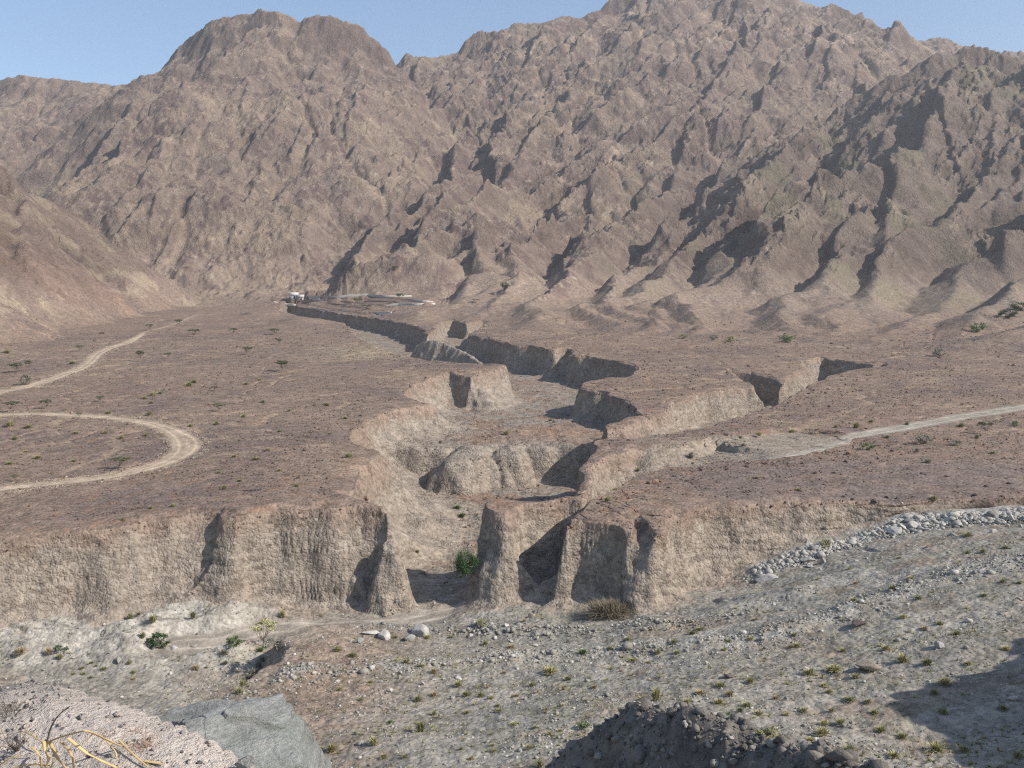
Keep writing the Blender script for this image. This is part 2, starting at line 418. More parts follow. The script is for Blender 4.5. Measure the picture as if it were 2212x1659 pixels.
    for k, pts, *asy in RIDGES:                      # keep the skylines as they are
        if k > 1.2 or pts[0][:2] in ((845, 150), (2900, 260)):
            P = smooth_line([at_d(*p) for p in (pts if pts[0][0] != 2900 else pts[:12])], 1)
            m = (np.abs(Y - P[:, 1].mean()) < 190)
            add_[m] *= sstep(8, 75, along(P, X[m], Y[m])[0])
    Z = Z + add_ * np.clip(hh * 1.3, 0, 1)
    Z = fan + (Z - fan) * sstep(225, 260, Y)
    return Grid(-1150, 200, h, Z), Grid(-1150, 200, h, hh), Grid(-1150, 200, h, np.log(A))
MTN, MTN_H, MTN_A = mountains()
print('mountains', round(time.time() - T00, 1))
# ------------------------------------------------------------------ the ground as one sheet, finer where the camera sees it closer
_t = np.concatenate([np.linspace(-72, -30, 60, endpoint=False), np.arange(-30, 30, 0.058), np.linspace(30, 72, 61)])
TH = np.radians(_t).astype(np.float32)
def rows():
    r = [0.9]
    while r[-1] < 2150:
        q = r[-1]
        if q < 7: s = .022 * max(q, 1.2)
        elif q < 60: s = .03 * q
        elif q < 100: s = .42
        elif q < 136: s = .3
        elif q < 262: s = .2
        elif q < 430: s = .34
        elif q < 640: s = .7
        else: s = 1.5 + (q - 640) * .0009
        r.append(q + s)
    return np.array(r, np.float32)
RR = rows()
NT, NR = len(TH), len(RR)
X = (RR[:, None] * np.sin(TH)[None, :]).ravel().astype(np.float32)
Y = (RR[:, None] * np.cos(TH)[None, :]).ravel().astype(np.float32)
N = X.size
print('verts', N, NR, NT)

ROADS = {
 'upper': (smooth_line([at_t(*z3(*p)) for p in [(-300, 900), (0, 838), (100, 818), (200, 795), (300, 765), (400, 725), (500, 690), (560, 645), (600, 603), (680, 566), (780, 535), (860, 490),
           (900, 468), (1000, 443), (1100, 410), (1180, 375), (1280, 335), (1350, 318), (1450, 309)]]), 2.3, 0),
 'bend': (smooth_line([at_t(*z3(*p)) for p in [(-300, 990), (0, 976), (200, 970), (400, 976), (600, 985), (750, 1003), (900, 1025), (1000, 1052), (1080, 1088), (1132, 1128), (1142, 1165), (1122, 1205),
           (1060, 1247), (980, 1280), (880, 1310), (760, 1335), (600, 1361), (400, 1386), (200, 1402), (0, 1424), (-300, 1455)]]), 2.0, 0),
 'ramp': (np.vstack([RAMPS, smooth_line([at_t(1830, 947), at_t(1900, 934), at_t(2050, 905), at_t(2212, 879), at_t(2500, 830)])]), 2.8, 1),
 'wadi': (smooth_line([at_z(1060, 1290, 1.6), at_z(960, 1325, .9), at_z(850, 1345, .6), at_z(700, 1350, .5), at_z(580, 1355, .3), at_z(480, 1385, .0), at_z(380, 1398, -.3)]), 2.6, 1),
}
# rubble berms left by the grader: lines (u, v, z guess) crest height, half width
BERMS = [
 (smooth_line([at_z(830, 1372, 1.6), at_z(1000, 1372, 2.5), at_z(1150, 1366, 3.6), at_z(1400, 1350, 5.2), at_z(1600, 1310, 7.2), at_z(1720, 1270, 9.0)]), 1.3, 3.2, 0),
 (smooth_line([at_z(640, 1462, 3.2), at_z(760, 1455, 3.4), at_z(900, 1447, 3.6), at_z(1050, 1430, 4.2), at_z(1200, 1412, 5.0), at_z(1330, 1400, 5.8), at_z(1500, 1385, 7.0)]), .9, 2.6, 1),
 (smooth_line([at_z(1420, 1400, 6.6), at_z(1600, 1370, 8.4), at_z(1780, 1330, 9.8), at_z(1960, 1275, 11.6), at_z(2090, 1240, 13.0), at_z(2200, 1222, 14.0)]), 1.0, 3.0, 1),
 (smooth_line([at_z(1645, 1250, 5.6), at_z(1740, 1200, 8.6), at_z(1830, 1165, 10.6), at_z(1930, 1138, 12.4), at_z(2080, 1126, 13.6), at_z(2250, 1118, 14.6)]), 1.5, 2.6, 1),
]
_Xs, _Ys = raster(-260, 300, 60, 700, 1.0)
def near_line(P, x, y):
    return along(P if P.shape[1] == 3 else np.c_[P, np.zeros(len(P))], x, y)
ROADG = {}
for _k, (_P, _w, _g) in ROADS.items():
    _m = (_Ys > _P[:, 1].min() - 12) & (_Ys < _P[:, 1].max() + 12)
    _d = np.full(_Xs.shape, 99, np.float32)
    _d[_m] = near_line(_P, _Xs[_m], _Ys[_m])[0]
    ROADG[_k] = Grid(-260, 60, 1.0, _d)
_m = (_Ys < 215)
_dr = np.full(_Xs.shape, 99, np.float32); _zr = np.zeros(_Xs.shape, np.float32)
_a = along(RAMPS, _Xs[_m], _Ys[_m]); _dr[_m] = _a[0]; _zr[_m] = _a[1]
RAMPD, RAMPZ = Grid(-260, 60, 1.0, _dr), Grid(-260, 60, 1.0, _zr)
BERMG = []
for _P, _h, _w, _c in BERMS:
    _m = (_Ys < 190); _d = np.full(_Xs.shape, 99, np.float32); _d[_m] = along(_P, _Xs[_m], _Ys[_m])[0]
    BERMG.append((Grid(-260, 60, 1.0, _d), _h, _w, _c))
print('lines', round(time.time() - T00, 1))

MOUND = smooth_line([at_d(*p) for p in [(1060, 1790, 56), (1140, 1690, 53), (1250, 1606, 50), (1330, 1556, 48), (1400, 1528, 46), (1500, 1556, 42.5), (1620, 1600, 39), (1800, 1664, 35), (2000, 1728, 32), (2300, 1800, 28)]], 4)
RHILL = np.array([(57, 55, 30), (64, 78, 33), (82, 88, 35.5), (112, 95, 41), (142, 95, 54)], np.float32)
EDGE_U = np.array([-9999, -300, 0, 100, 200, 290, 420, 560, 700, 900, 1106, 1500, 2212, 9999], float)
EDGE_V = np.array([1450, 1450, 1452, 1457, 1478, 1518, 1585, 1650, 1760, 1950, 2150, 2400, 2500, 2500], float)
LEDGE = 44.35
_er = []
for _u, _v in zip(EDGE_U, EDGE_V):
    _p = at_z(float(np.clip(_u, -1500, 3500)), _v, LEDGE); _er.append((math.atan2(_p[0], _p[1]), math.hypot(_p[0], _p[1])))
_er = np.array(_er)

KNOBS = [(smooth_line([at_d(905, 745, 462), at_d(920, 738, 455), at_d(941, 735, 450), at_d(977, 749, 440), at_d(1012, 766, 425), at_d(1041, 786, 405)], 4), 1.6),
 (np.array([at_d(990, 985, 224), at_d(1018, 962, 228), at_d(1060, 962, 233)], np.float32), .035), (np.array([at_d(1100, 962, 229), at_d(1140, 962, 235)], np.float32), .07),
 (np.array([at_d(843, 1172, 148.2), at_d(842, 1186, 147.6)], np.float32), 2.9), (np.array([at_d(772, 1232, 150.0), at_d(771, 1240, 149.4)], np.float32), 2.4)]
def cells(u, v, seed):
    """nearest jittered cell: its hash and the offset from its centre"""
    iu = np.floor(u).astype(np.int64); iv = np.floor(v).astype(np.int64)
    best = np.full(u.shape, 9e9, np.float32); H_ = np.zeros(u.shape, np.int64); DU = np.zeros(u.shape, np.float32); DV = np.zeros(u.shape, np.float32)
    for a in (-1, 0, 1):
        for b in (-1, 0, 1):
            h = ((iu + a) * 73856093) ^ ((iv + b) * 19349663) ^ (seed * 83492791)
            h = (h ^ (h >> 13)) * 1274126177 & 0x7fffffff; h = (h ^ (h >> 11)) & 0x7fffffff
            du = (u - (iu + a) - ((h & 1023) / 1023.0 * .9 + .05)).astype(np.float32); dv = (v - (iv + b) - (((h >> 10) & 1023) / 1023.0 * .9 + .05)).astype(np.float32)
            d = du * du + dv * dv; m = d < best
            best = np.where(m, d, best); H_ = np.where(m, h * 2654435761 >> 7, H_); DU = np.where(m, du, DU); DV = np.where(m, dv, DV)
    return H_ & 0xffffff, DU, DV
def grounds(x, y, detail=True):
    """height of every layer of the place at (x, y); returns final x, y, z and the surface cover"""
    n = x.size
    r = np.sqrt(x * x + y * y)
    z = np.zeros(n, np.float32)
    out = {}
    # terrace plain
    T = terrace_z(x, y).astype(np.float32)
    inT = (y > 100) & (y < 900)
    und = np.zeros(n, np.float32)
    und[inT] = sstep(-60, 20, x[inT]) * (sstep(360, 520, y[inT]) * 2.2 * np.maximum(NC_.fbm(x[inT] / 30, y[inT] / 30, 4) - .15, 0) + sstep(200, 300, y[inT]) * .7 * NB.n2(x[inT] / 55, y[inT] / 40)) + .55 * NA.n2(x[inT] / 34, y[inT] / 34) + .22 * NB.n2(x[inT] / 9, y[inT] / 9) + .10 * NC_.n2(x[inT] / 3.1, y[inT] / 3.1)
    run = np.zeros(n, np.float32)
    xt, yt = x[inT], y[inT]
    run[inT] = np.exp(-(NB.fbm(xt / 70 + 5, yt / 48, 3, .45) / .035) ** 2) * sstep(165, 200, yt)
    run[inT] = np.maximum(run[inT], .8 * np.exp(-(NA.fbm(xt / 36 + 9, yt / 22, 3, .45) / .03) ** 2) * sstep(180, 220, yt))
    und -= .38 * run
    nearroad = np.full(n, 99, np.float32); roadkind = np.zeros(n, np.int8)
    m = (r < 700) & (r > 60)
    for k, (P, w, g) in ROADS.items():
        d = ROADG[k](x[m], y[m]) - w
        if k == 'bend':
            bx, by, _ = at_t(*z3(1130, 1150)); d -= 1.0 * np.exp(-((x[m] - bx) ** 2 + (y[m] - by) ** 2) / 18 ** 2)
        if k == 'upper':
            d += 1.0 * sstep(440, 520, y[m])
        t = nearroad[m]; nearroad[m] = np.minimum(t, d)
        rk = roadkind[m]; rk[d < t] = g; roadkind[m] = rk
    und *= .25 + .75 * sstep(0, 4, nearroad)
    und += .22 * np.exp(-((nearroad - .7) / .6) ** 2) * (.6 + .8 * NA.n2(x / 2.3, y / 2.3)) * (roadkind == 0)
    # mountains
    M = np.zeros(n, np.float32); hh = np.zeros(n, np.float32); fl = np.zeros(n, np.float32)
    mm = y > 205
    fan = 15.6 + .047 * (y - 150) + .10 * np.maximum(y - 780, 0)
    M[mm] = MTN(x[mm], y[mm]) - fan[mm]; hh[mm] = MTN_H(x[mm], y[mm]); fl[mm] = MTN_A(x[mm], y[mm])
    d0 = np.full(n, -60, np.float32)
    c = (np.abs(x - 40) < 219) & (y > 96) & (y < 794)
    d0[c] = SDF(x[c], y[c]); d0[y <= 96] = 40
    d0[(~c) & (y > 96) & (y < 158)] = np.where(y[(~c) & (y > 96) & (y < 158)] < 135, 40, -40)
    M *= sstep(0, -34, d0)
    M *= 1 - sstep(-190, -165, x) * sstep(-30, -55, x) * sstep(785, 745, y) * (y > 640)
    hill = (M > .02); facet = np.zeros(n, np.float32)
    if detail:
        h = hh[hill]; xx, yy = x[hill], y[hill]
        wx = xx + 6 * NA.n2(xx / 24, yy / 24); wy = yy + 6 * NB.n2(xx / 24, yy / 24)
        zm = MTN(xx, yy)
        # dipping beds: ribs that run down to the left
        dome = sstep(20, -120, xx) * sstep(850, 950, yy)
        lh = sstep(-120, -170, xx) * sstep(900, 820, yy)
        dip = (xx * (1 - 2 * lh) - (1.25 - .95 * dome) * zm)
        alo = (.7 * xx + .7 * zm); ww = 9 * NA.n2(xx / 70, yy / 70) + 3 * NB.n2(xx / 19, yy / 19)
        rib = 0
        for L_, A_, nn in ((20, 3.6, ND), (8.0, 2.0, NB)):
            s_ = (dip + ww + .5 * L_ * nn.n3(xx / (L_ * 1.8), zm / (L_ * 1.8), yy / (L_ * 2.2))) / L_
            k_ = np.floor(s_); s_ = s_ - k_
            a_ = np.clip(.30 + 1.5 * nn.n3(k_ * 7.3, alo / (L_ * 3.2), yy / (L_ * 3.2)), 0, 1.3)
            rib = rib + A_ * a_ * (1 - s_) * sstep(0, .16, s_)
        crag = rib + .8 * ND.ridged(wx / 15, wy / 19, 2, .6) + 1.0 * NA.ridged(wx / 4.6, wy / 6, 2)
        gate = np.where((xx < -100) & (yy < 820), sstep(.03, .45, h), sstep(.12, .9, h)) * (.10 + 1.0 * sstep(-.22, .18, NB.fbm(xx / 125 + 9, yy / 125, 4, .6)))
        gate *= np.where((xx < -60) & (yy < 820), .8, 1.0) * (1 - .55 * dome)
        # jointed rock: tilted blocks at three sizes
        fac = np.zeros(xx.size, np.float32); blk = np.zeros(xx.size, np.float32)
        for s_, (La, Lb, A_) in enumerate(((17, 42, 2.6), (7.5, 17, 1.7), (3.4, 7.5, .95))):
            pu = (dip + ww * .6) / La; pv = (alo + .35 * yy) / Lb
            hsh, du, dv = cells(pu, pv, 11 + s_)
            r0 = (hsh & 255) / 255.0 - .5; r1 = ((hsh >> 8) & 255) / 255.0 - .5; r2 = ((hsh >> 16) & 255) / 255.0 - .5
            blk += A_ * (r0 * 1.1 + r1 * du * 1.9 + r2 * dv * 1.9); fac += r0 * (.5, .4, .3)[s_]
        crag = crag * .75 + blk * .85
        facet[hill] = fac * gate
        M[hill] += gate * crag
    farm = sstep(-182, -160, x) * sstep(-40, -58, x) * np.clip((-d0 - 5) * .22, 0, 9.0) * sstep(640, 670, y) * (y > 640)
    farm = np.where(farm > 0, np.round(farm / 1.9) * 1.9 * .38 + farm * .62, 0)
    back = np.zeros(n, np.float32); bk = (y > 740)
    back[bk] = sstep(755, 840, y[bk]) * (5 * np.maximum(NB.fbm(x[bk] / 40, y[bk] / 40, 4, .6), -.1) + 1.2 * ND.ridged(x[bk] / 9, y[bk] / 12, 2))
    back *= sstep(-3, -12, d0)
    land = T + und + back + farm * sstep(830, 790, y) + np.maximum(M, 0) + np.where(fan > T + 50, 0, 0) + (.10 * np.maximum(y - 780, 0))
    # low ground
    F = np.zeros(n, np.float32)
    lw = (y < 190) & (r < 420)
    F[lw] = WADIG(x[lw], y[lw])
    w = sstep(150, 165, y) * sstep(34, 24, x)
    w = np.where(y > 190, 1, w)
    F = F * (1 - w) + canyon_floor(x, y) * w
    # scarp of the gravel bench at left
    q = np.exp(-(((x + 27) / 13) ** 2 + ((y - 118) / 22) ** 2))
    lo, hi = -1.6, 3.6
    t = np.clip((F - lo) / (hi - lo), 0, 1)
    F = F + q * (lo + (hi - lo) * sstep(.36, .6, t + .06 * NA.n2(x / 4, y / 4)) - np.clip(F, lo, hi)) * (x < 0)
    wz = (y < 190) & (r > 55) & (r < 260)
    xx, yy = x[wz], y[wz]
    b = .30 * NA.fbm(xx / 12, yy / 12, 4, .55) + .12 * NB.ridged(xx / 2.4, yy / 2.4, 2)
    berm = np.zeros(n, np.float32); bermk = np.zeros(n, np.float32)
    for G, bh, bw, bc in BERMG:
        e = np.exp(-(G(xx, yy) / bw) ** 2) * (.65 + .5 * NC_.n2(xx / 7, yy / 7))
        b = b + bh * e
        berm[wz] = np.maximum(berm[wz], e); bermk[wz] = np.where(e > .3, bc, bermk[wz])
    # pale rock ledge under the left cliff
    oc = sstep(-28, -42, xx) * sstep(124, 133, yy) * sstep(149, 143, yy + .0 * xx)
    oc = np.clip(oc * (1.0 + .8 * NB.n2(xx / 9 + 3, yy / 9)), 0, 1)
    b = b + oc * (1.2 + .8 * ND.ridged((xx + .6 * yy) / 9, (yy * 2 - .3 * xx) / 9, 3))
    outc = np.zeros(n, np.float32); outc[wz] = oc
    F[wz] += b * (.12 + .88 * sstep(0, 2.2, nearroad[wz]))
    cz = (y >= 155) & (y < 640)
    F[cz] += w[cz] * (.5 * NA.fbm(x[cz] / 9, y[cz] / 9, 3) + .2 * NB.ridged(x[cz] / 2.6, y[cz] / 2.6, 2))
    rm = (r < 260) & (y > 60)
    rd = RAMPD(x[rm], y[rm]); rz = RAMPZ(x[rm], y[rm])
    wide = sstep(22, 30, x[rm]) * sstep(180, 186, y[rm])
    bl = 1 - sstep(2.4, 6.5 + 26 * wide, rd) * (1 - wide * (rd < 30))
    F[rm] = F[rm] * (1 - bl) + rz * bl
    knob = np.zeros(n, np.float32)
    stepw = np.exp(-((y - 228.7 + 1.6 * NA.n2(x / 5, y / 5) + 1.5 * NB.n2(x / 14, y / 14)) / 2.2) ** 2) * (y > 215) * (y < 242) * (d0 > 0)
    # the wall between the two: steep, ragged, with a talus foot
    gx = np.zeros(n, np.float32); gy = np.zeros(n, np.float32)
    zone = c & (np.abs(d0) < 28)
    gx[zone] = (SDF(x[zone] + .7, y[zone]) - SDF(x[zone] - .7, y[zone])) / 1.4
    gy[zone] = (SDF(x[zone], y[zone] + .7) - SDF(x[zone], y[zone] - .7)) / 1.4
    gl = np.sqrt(gx * gx + gy * gy) + 1e-4
    gx /= np.maximum(gl, .3); gy /= np.maximum(gl, .3)
    # the fin and the butte stand lower than the plain
    low = 3.4 * np.exp(-(((x - 6) / 4.5) ** 2 + ((y - 170) / 7) ** 2)) + 1.2 * np.exp(-((x + 2) ** 2 + (y - 162) ** 2) / 36)
    low += 5.5 * np.exp(-(((x + 46) / 22) ** 2 + ((y - 520) / 26) ** 2)) * 0
    land = land - low
    H = np.maximum(land - F, 0)
    gentle = sstep(22, 30, x) * sstep(186, 192, y) * sstep(215, 208, y) * (x < 75)
    wgx = np.zeros(n, np.float32); wgx[zone] = (SDF(x[zone] + 4, y[zone]) - SDF(x[zone] - 4, y[zone])) / 8
    gR = sstep(.05, .75, wgx) * sstep(157, 174, y) * sstep(360, 320, y) * (x < 40)
    gR = gR * np.where((x > -3) & (y < 205), .35, 1)
    kb = .15 + .92 * gR + .16 * sstep(.3, .9, -gy) * (1 - gR)
    wW = kb * H * (1 + .3 * np.where(c, NA.n2(x / 6 + 40, y / 6), 0)) + .4
    wW = wW * (1 - gentle) + gentle * (H * 1.5 + 1)
    wv = np.maximum(wW, .4)
    ee = np.maximum(5.0, wv)
    dd = np.where(zone, np.interp(d0, [-28, -3.5, 0], [-28, -1.2, 0]), d0)
    dd = np.where(zone & (d0 > 0), np.where(d0 <= ee, d0 / ee * wv, wv + (d0 - ee) * (28 - wv) / (28 - ee)), dd)
    tal = 1 - .7 * gR
    q = dd / wv; q = np.where(q > 1, 1 + (q - 1) / tal, q)
    prof = np.interp(q, [-.35, 0, .25, .6, .92, 1.25, 1.9, 2.8], [0, .05, .27, .62, .90, .955, .985, 1.0]).astype(np.float32)
    prb = np.interp(q, [-.2, 0, .08, .2, .5, .8, 1.05, 1.6], [0, .04, .17, .40, .72, .91, .985, 1.0]).astype(np.float32)
    prof = prof * (1 - gR) + prb * gR
    z = land - H * prof
    z = np.where(d0 > 26, F, z); z = np.where(d0 < -26, land, z)
    mv = np.where(zone, dd - d0, 0) * sstep(.45, .9, gl)
    fx = x + gx * mv; fy = y + gy * mv
    # rock knobs on the step, the knife spur far up, the wedges on the front cliff
    for P, kk in KNOBS:
        b = (np.abs(x - P[:, 0].mean()) < 40) & (np.abs(y - P[:, 1].mean()) < 60)
        e, ez = along(P, fx[b] + .8 * NA.n2(x[b] / 3, y[b] / 3), fy[b] + .8 * NB.n2(x[b] / 3, y[b] / 3))
        zz = ez - kk * np.maximum(e - .6, 0) * (1 - .35 * np.exp(-e / 2)) if kk > 1 else ez - kk * e ** 2.6
        up = zz > z[b]
        z[b] = np.maximum(z[b], zz)
        knob[b] = np.maximum(knob[b], up * 1.0)
    steep = np.where(zone, sstep(-.15, .12, dd / wv) * sstep(1.45, 1.0, dd / wv) * sstep(1.5, 4, H), 0) * (1 - gentle)
    # lumps, pockets and bedding of the conglomerate
    steep = np.maximum(steep, np.maximum(knob, stepw))
    s = steep > .02
    if detail:
        X3, Y3, Z3 = fx[s], fy[s], z[s]
        lump = .24 * NA.n3(X3 / 2.6, Y3 / 2.6, Z3 / 3.4) + .17 * NB.n3(X3 / .9, Y3 / .9, Z3 / .9) + .16 * NC_.n3(X3 / 3.5, Y3 / 3.5, Z3 / .6)
        sl = Z3 / 1.15 + .35 * NB.n2(X3 / 12, Y3 / 12); fl_ = np.floor(sl); sf = sl - fl_
        lump -= .34 * sstep(.68, .92, sf) * sstep(1.0, .96, sf) * np.clip(1.6 * NA.n3(X3 / 9, Y3 / 9, fl_ * 3.3) + .1, 0, 1)
        lump += .11 * NC_.n2((X3 + 3 * Y3 * .3) / 2.2, (Y3 - .2 * X3) / 2.2)
        fx[s] += gx[s] * lump * steep[s]; fy[s] += gy[s] * lump * steep[s]
    # hill under the camera, the mound on it, the hill to the right
    nr = (r < 200)
    xx, yy, rr = x[nr], y[nr], r[nr]
    re = np.interp(np.arctan2(xx, yy), _er[:, 0], _er[:, 1]).astype(np.float32)
    e = rr - re
    hz = LEDGE - .95 * np.maximum(e, 0) - .06 * np.maximum(e + .5, 0)
    hz = hz + np.where(rr < 9, .045 * NA.fbm(xx / .7, yy / .7, 4, .5) + .006 * NB.ridged(xx / .16, yy / .16, 2), .5 * NA.fbm(xx / 6, yy / 6, 3))
    md, mz = along(MOUND, xx + .8 * NA.n2(xx / 4, yy / 4), yy + .8 * NB.n2(xx / 4, yy / 4))
    # steep on the near side, easy beyond
    _o = np.argsort(MOUND[:, 1]); mleft = xx < np.interp(yy, MOUND[_o, 1], MOUND[_o, 0])
    mhz = mz - np.maximum(md - .5, 0) * np.where(mleft, 1.9, .55) + .5 * NB.ridged(xx / 5.2, yy / 5.2, 4, .6) - .25
    rh, rzz = along(RHILL, xx, yy)
    rhz = rzz - rh * 1.25 + 1.8 * NA.fbm(xx / 9, yy / 9, 4, .6)
    zz = np.maximum.reduce([z[nr], hz, mhz, rhz])
    cover = np.zeros(n, np.int8)
    k = np.zeros(xx.size, np.int8)
    k[(hz >= zz - 1e-4)] = 1; k[(mhz >= zz - 1e-4)] = 2; k[(rhz >= zz - 1e-4)] = 3
    cover[nr] = k
    z[nr] = zz
    out = dict(gentle=gentle, run=run, facet=facet, d0=d0, steep=steep, hh=hh * hill * np.clip(M / 3, 0, 1), flow=fl, road=nearroad, roadkind=roadkind, berm=berm, bermk=bermk, outc=outc, cover=cover, top=np.where(zone, dd / wv, np.where(d0 > 0, 9, -9)), H=H, F=F)
    return fx, fy, z, out
PX, PY, PZ, INF = grounds(X, Y)
print('ground', round(time.time() - T00, 1))
# ------------------------------------------------------------------ what the ground is made of (true colours of rock, gravel and dust)
def lerp(a, b, t):
    return a + (np.asarray(b, np.float32) - a) * t[:, None]
_z = PZ.reshape(NR, NT); _gr = np.zeros_like(_z); _gr[2:-2] = (_z[4:] - _z[:-4]) / (RR[4:] - RR[:-4])[:, None]
_ga = np.zeros_like(_z); _ga[:, 2:-2] = (_z[:, 4:] - _z[:, :-4]) / ((TH[4:] - TH[:-4])[None, :] * RR[:, None])
SLOPE = np.sqrt(_gr ** 2 + _ga ** 2).ravel()
def covers(x, y, z, I):
    n = x.size
    r = np.sqrt(x * x + y * y)
    I['hh'] = np.maximum(I['hh'], sstep(735, 800, y) * .35 * (I['d0'] < -3)).astype(np.float32)
    d0, st, hh = I['d0'], I['steep'], I['hh']
    n1 = NA.fbm(x / 38, y / 38, 4, .55); n2 = NB.fbm(x / 13 + 7, y / 7, 4, .55); n3 = NC_.fbm(x / 4 + 3, y / 4, 3, .6)
    n4 = ND.fbm(x / 110, y / 110, 3)
    # terrace: dark varnished stones, tan dust between
    C = np.tile(np.array([.220, .160, .121], np.float32), (n, 1))
    C = lerp(C, [.178, .133, .110], sstep(-.1, .5, n1 + .5 * n2))
    C = lerp(C, [.265, .195, .142], sstep(.2, .8, n2 - .4 * n1 + .3 * n3) * .6)
    C = lerp(C, [.250, .150, .100], sstep(.25, .7, n3 + .4 * n4) * .5)
    C = lerp(C, [.29, .215, .15], np.clip(I['run'], 0, 1) * .6)
    C = lerp(C, [.30, .235, .16], np.exp(-((x + 55) / 22) ** 2 - ((y - 405) / 30) ** 2) * .9)
    C = lerp(C, [.184, .142, .120], sstep(20, 40, x) * sstep(196, 180, y + 4 * n2) * (.6 + .4 * sstep(-.4, .3, n2)))
    # low ground
    L = np.tile(np.array([.245, .205, .165], np.float32), (n, 1))
    wadi = (y < 165) * sstep(172, 150, y)
    G = np.tile(np.array([.292, .262, .214], np.float32), (n, 1))
    G = lerp(G, [.270, .254, .218], sstep(-.2, .5, n1 + .4 * n3) * .9)
    G = lerp(G, [.270, .205, .152], sstep(.15, .55, n2 + .35 * n4) * .6)
    G = lerp(G, [.34, .31, .27], sstep(.3, .8, n3) * .5)
    bd = NC_.fbm((x + .5 * y) / 42, (y - .22 * x) / 5.5, 3, .5)
    G = lerp(G, [.355, .325, .275], sstep(.05, .5, bd) * .6)
    G = lerp(G, [.235, .215, .18], sstep(.05, .5, -bd) * .5)
    G = lerp(G, [.295, .205, .142], np.exp(-(((x + 22) / 10) ** 2 + ((y - 112) / 26) ** 2)) * .8)
    G = lerp(G, [.245, .235, .205], np.clip(I['berm'] * 1.3, 0, 1) * (I['bermk'] == 0) * sstep(-.5, .2, n3))
    G = lerp(G, [.36, .34, .30], np.clip(I['berm'] * 1.2, 0, 1) * (I['bermk'] == 1) * sstep(-.3, .4, n3))
    G = lerp(G, [.40, .365, .31], I['outc'] * sstep(-.9, .1, n3))
    L = lerp(L, [.23, .15, .105], sstep(.0, .5, n2) * .7)
    L = lerp(L, [.26, .165, .115], np.exp(-((x - 10) / 16) ** 2 - ((y - 250) / 18) ** 2) * .9)
    G = lerp(G, [.255, .235, .135], sstep(.1, .6, NB.fbm(x / 11 + 4, y / 5, 4, .6) + .15) * sstep(-20, 10, x) * .2)
    G = G * .94
    L = L + (G - L) * wadi[:, None]
    lowm = sstep(.95, 1.6, I['top'])
    C = C + (L - C) * lowm[:, None]
    C = lerp(C, [.285, .235, .180], I['gentle'] * sstep(-1, .5, I['top']) * .9)
    # walls of the gorge
    W = np.tile(np.array([.298, .248, .198], np.float32), (n, 1))
    bed = NB.n3(x / 14, y / 14, z / .55) * .6 + NA.n3(x / 3, y / 3, z / .4) * .4
    W = lerp(W, [.350, .295, .235], sstep(.0, .6, bed))
    W = lerp(W, [.258, .208, .158], sstep(.1, .6, -bed) * .7)
    W = W * .95
    rimy = sstep(.34, .05, I['top'] + .12 * n3)
    W = lerp(W, [.240, .172, .130], rimy * .8)
    C = C + (W - C) * np.clip(st * 1.4, 0, 1)[:, None]
    # mountains
    m = hh > 0
    xx, yy, zz = x[m], y[m], z[m]
    B = np.tile(np.array([.262, .198, .156], np.float32), (m.sum(), 1))
    a1 = NA.fbm(xx / 90 + 5, yy / 90, 4, .55); a2 = NB.fbm(xx / 26, yy / 26 + 3, 4, .6); a3 = NC_.fbm(xx / 8, yy / 8, 3, .6)
    B = lerp(B, [.32, .245, .18], sstep(.0, .6, a1 + .5 * a2))
    B = lerp(B, [.170, .118, .102], sstep(.0, .5, a2 - .5 * a1) * .85)
    B = lerp(B, [.42, .34, .25], sstep(.4, .9, a3 + .6 * a2) * .65)
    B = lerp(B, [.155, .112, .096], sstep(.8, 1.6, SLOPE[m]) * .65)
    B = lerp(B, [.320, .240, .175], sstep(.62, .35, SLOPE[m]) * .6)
    B = lerp(B, [.34, .26, .19], sstep(3.2, 5.5, I['flow'][m]) * .6)
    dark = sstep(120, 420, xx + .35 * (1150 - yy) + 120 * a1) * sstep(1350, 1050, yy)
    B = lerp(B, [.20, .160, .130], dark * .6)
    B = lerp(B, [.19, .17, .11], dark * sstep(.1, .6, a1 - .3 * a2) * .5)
    left = sstep(-90, -150, xx) * sstep(860, 760, yy)
    B = lerp(B, [.225, .165, .132], left * .85)
    B = lerp(B, [.33, .26, .19], left * sstep(.15, .5, a2 + .3 * a3) * .8)
    B = lerp(B, [.20, .135, .105], left * sstep(.05, .4, NB.fbm((xx + 1.3 * z[m]) / 30, (xx - yy) / 160, 3)) * .7)
    B = B * np.array([.98, .975, .97], np.float32)
    B = B * (1 + .75 * I['facet'][m])[:, None]
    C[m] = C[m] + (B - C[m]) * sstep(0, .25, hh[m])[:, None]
    # roads
    rd = sstep(.45, -.35, I['road'] + .35 * n3 + .45 * n2)
    rd = rd * np.where(st > .3, 0, 1)
    rd = rd * np.where((I['roadkind'] == 1) & (y < 184) & (I['top'] < .8), 0, 1)
    rut = np.exp(-((np.abs(I['road'] + 2.1) - .75) / .3) ** 2) * .40 - .15
    rc = (1 + rut + .2 * n3)[:, None] * np.where((I['roadkind'] == 0)[:, None], np.array([.42, .325, .235], np.float32), np.array([.345, .30, .245], np.float32))
    C = C + (rc - C) * (rd * np.where(y > 500, .6, 1))[:, None]
    sp = np.exp(-((I['road'] - .9) / .8) ** 2) * (I['roadkind'] == 0) * sstep(-.1, .5, n3)
    C = lerp(C, [.36, .29, .215], sp * .7)
    # hill at the camera
    k = I['cover']
    e = (k == 1)
    C[e] = lerp(C[e], [.30, .25, .21], np.ones(e.sum(), np.float32))
    near = e & (r < 9)
    C[near] = [.60, .515, .44]
    a = NA.fbm(x[near] / .45, y[near] / .45, 4, .6)
    q = sstep(.0, .5, a + sstep(3.4, 2.6, r[near]) * .7 - .25)
    C[near] = lerp(C[near], [.34, .31, .28], q * .8)
    mk = (k == 2)
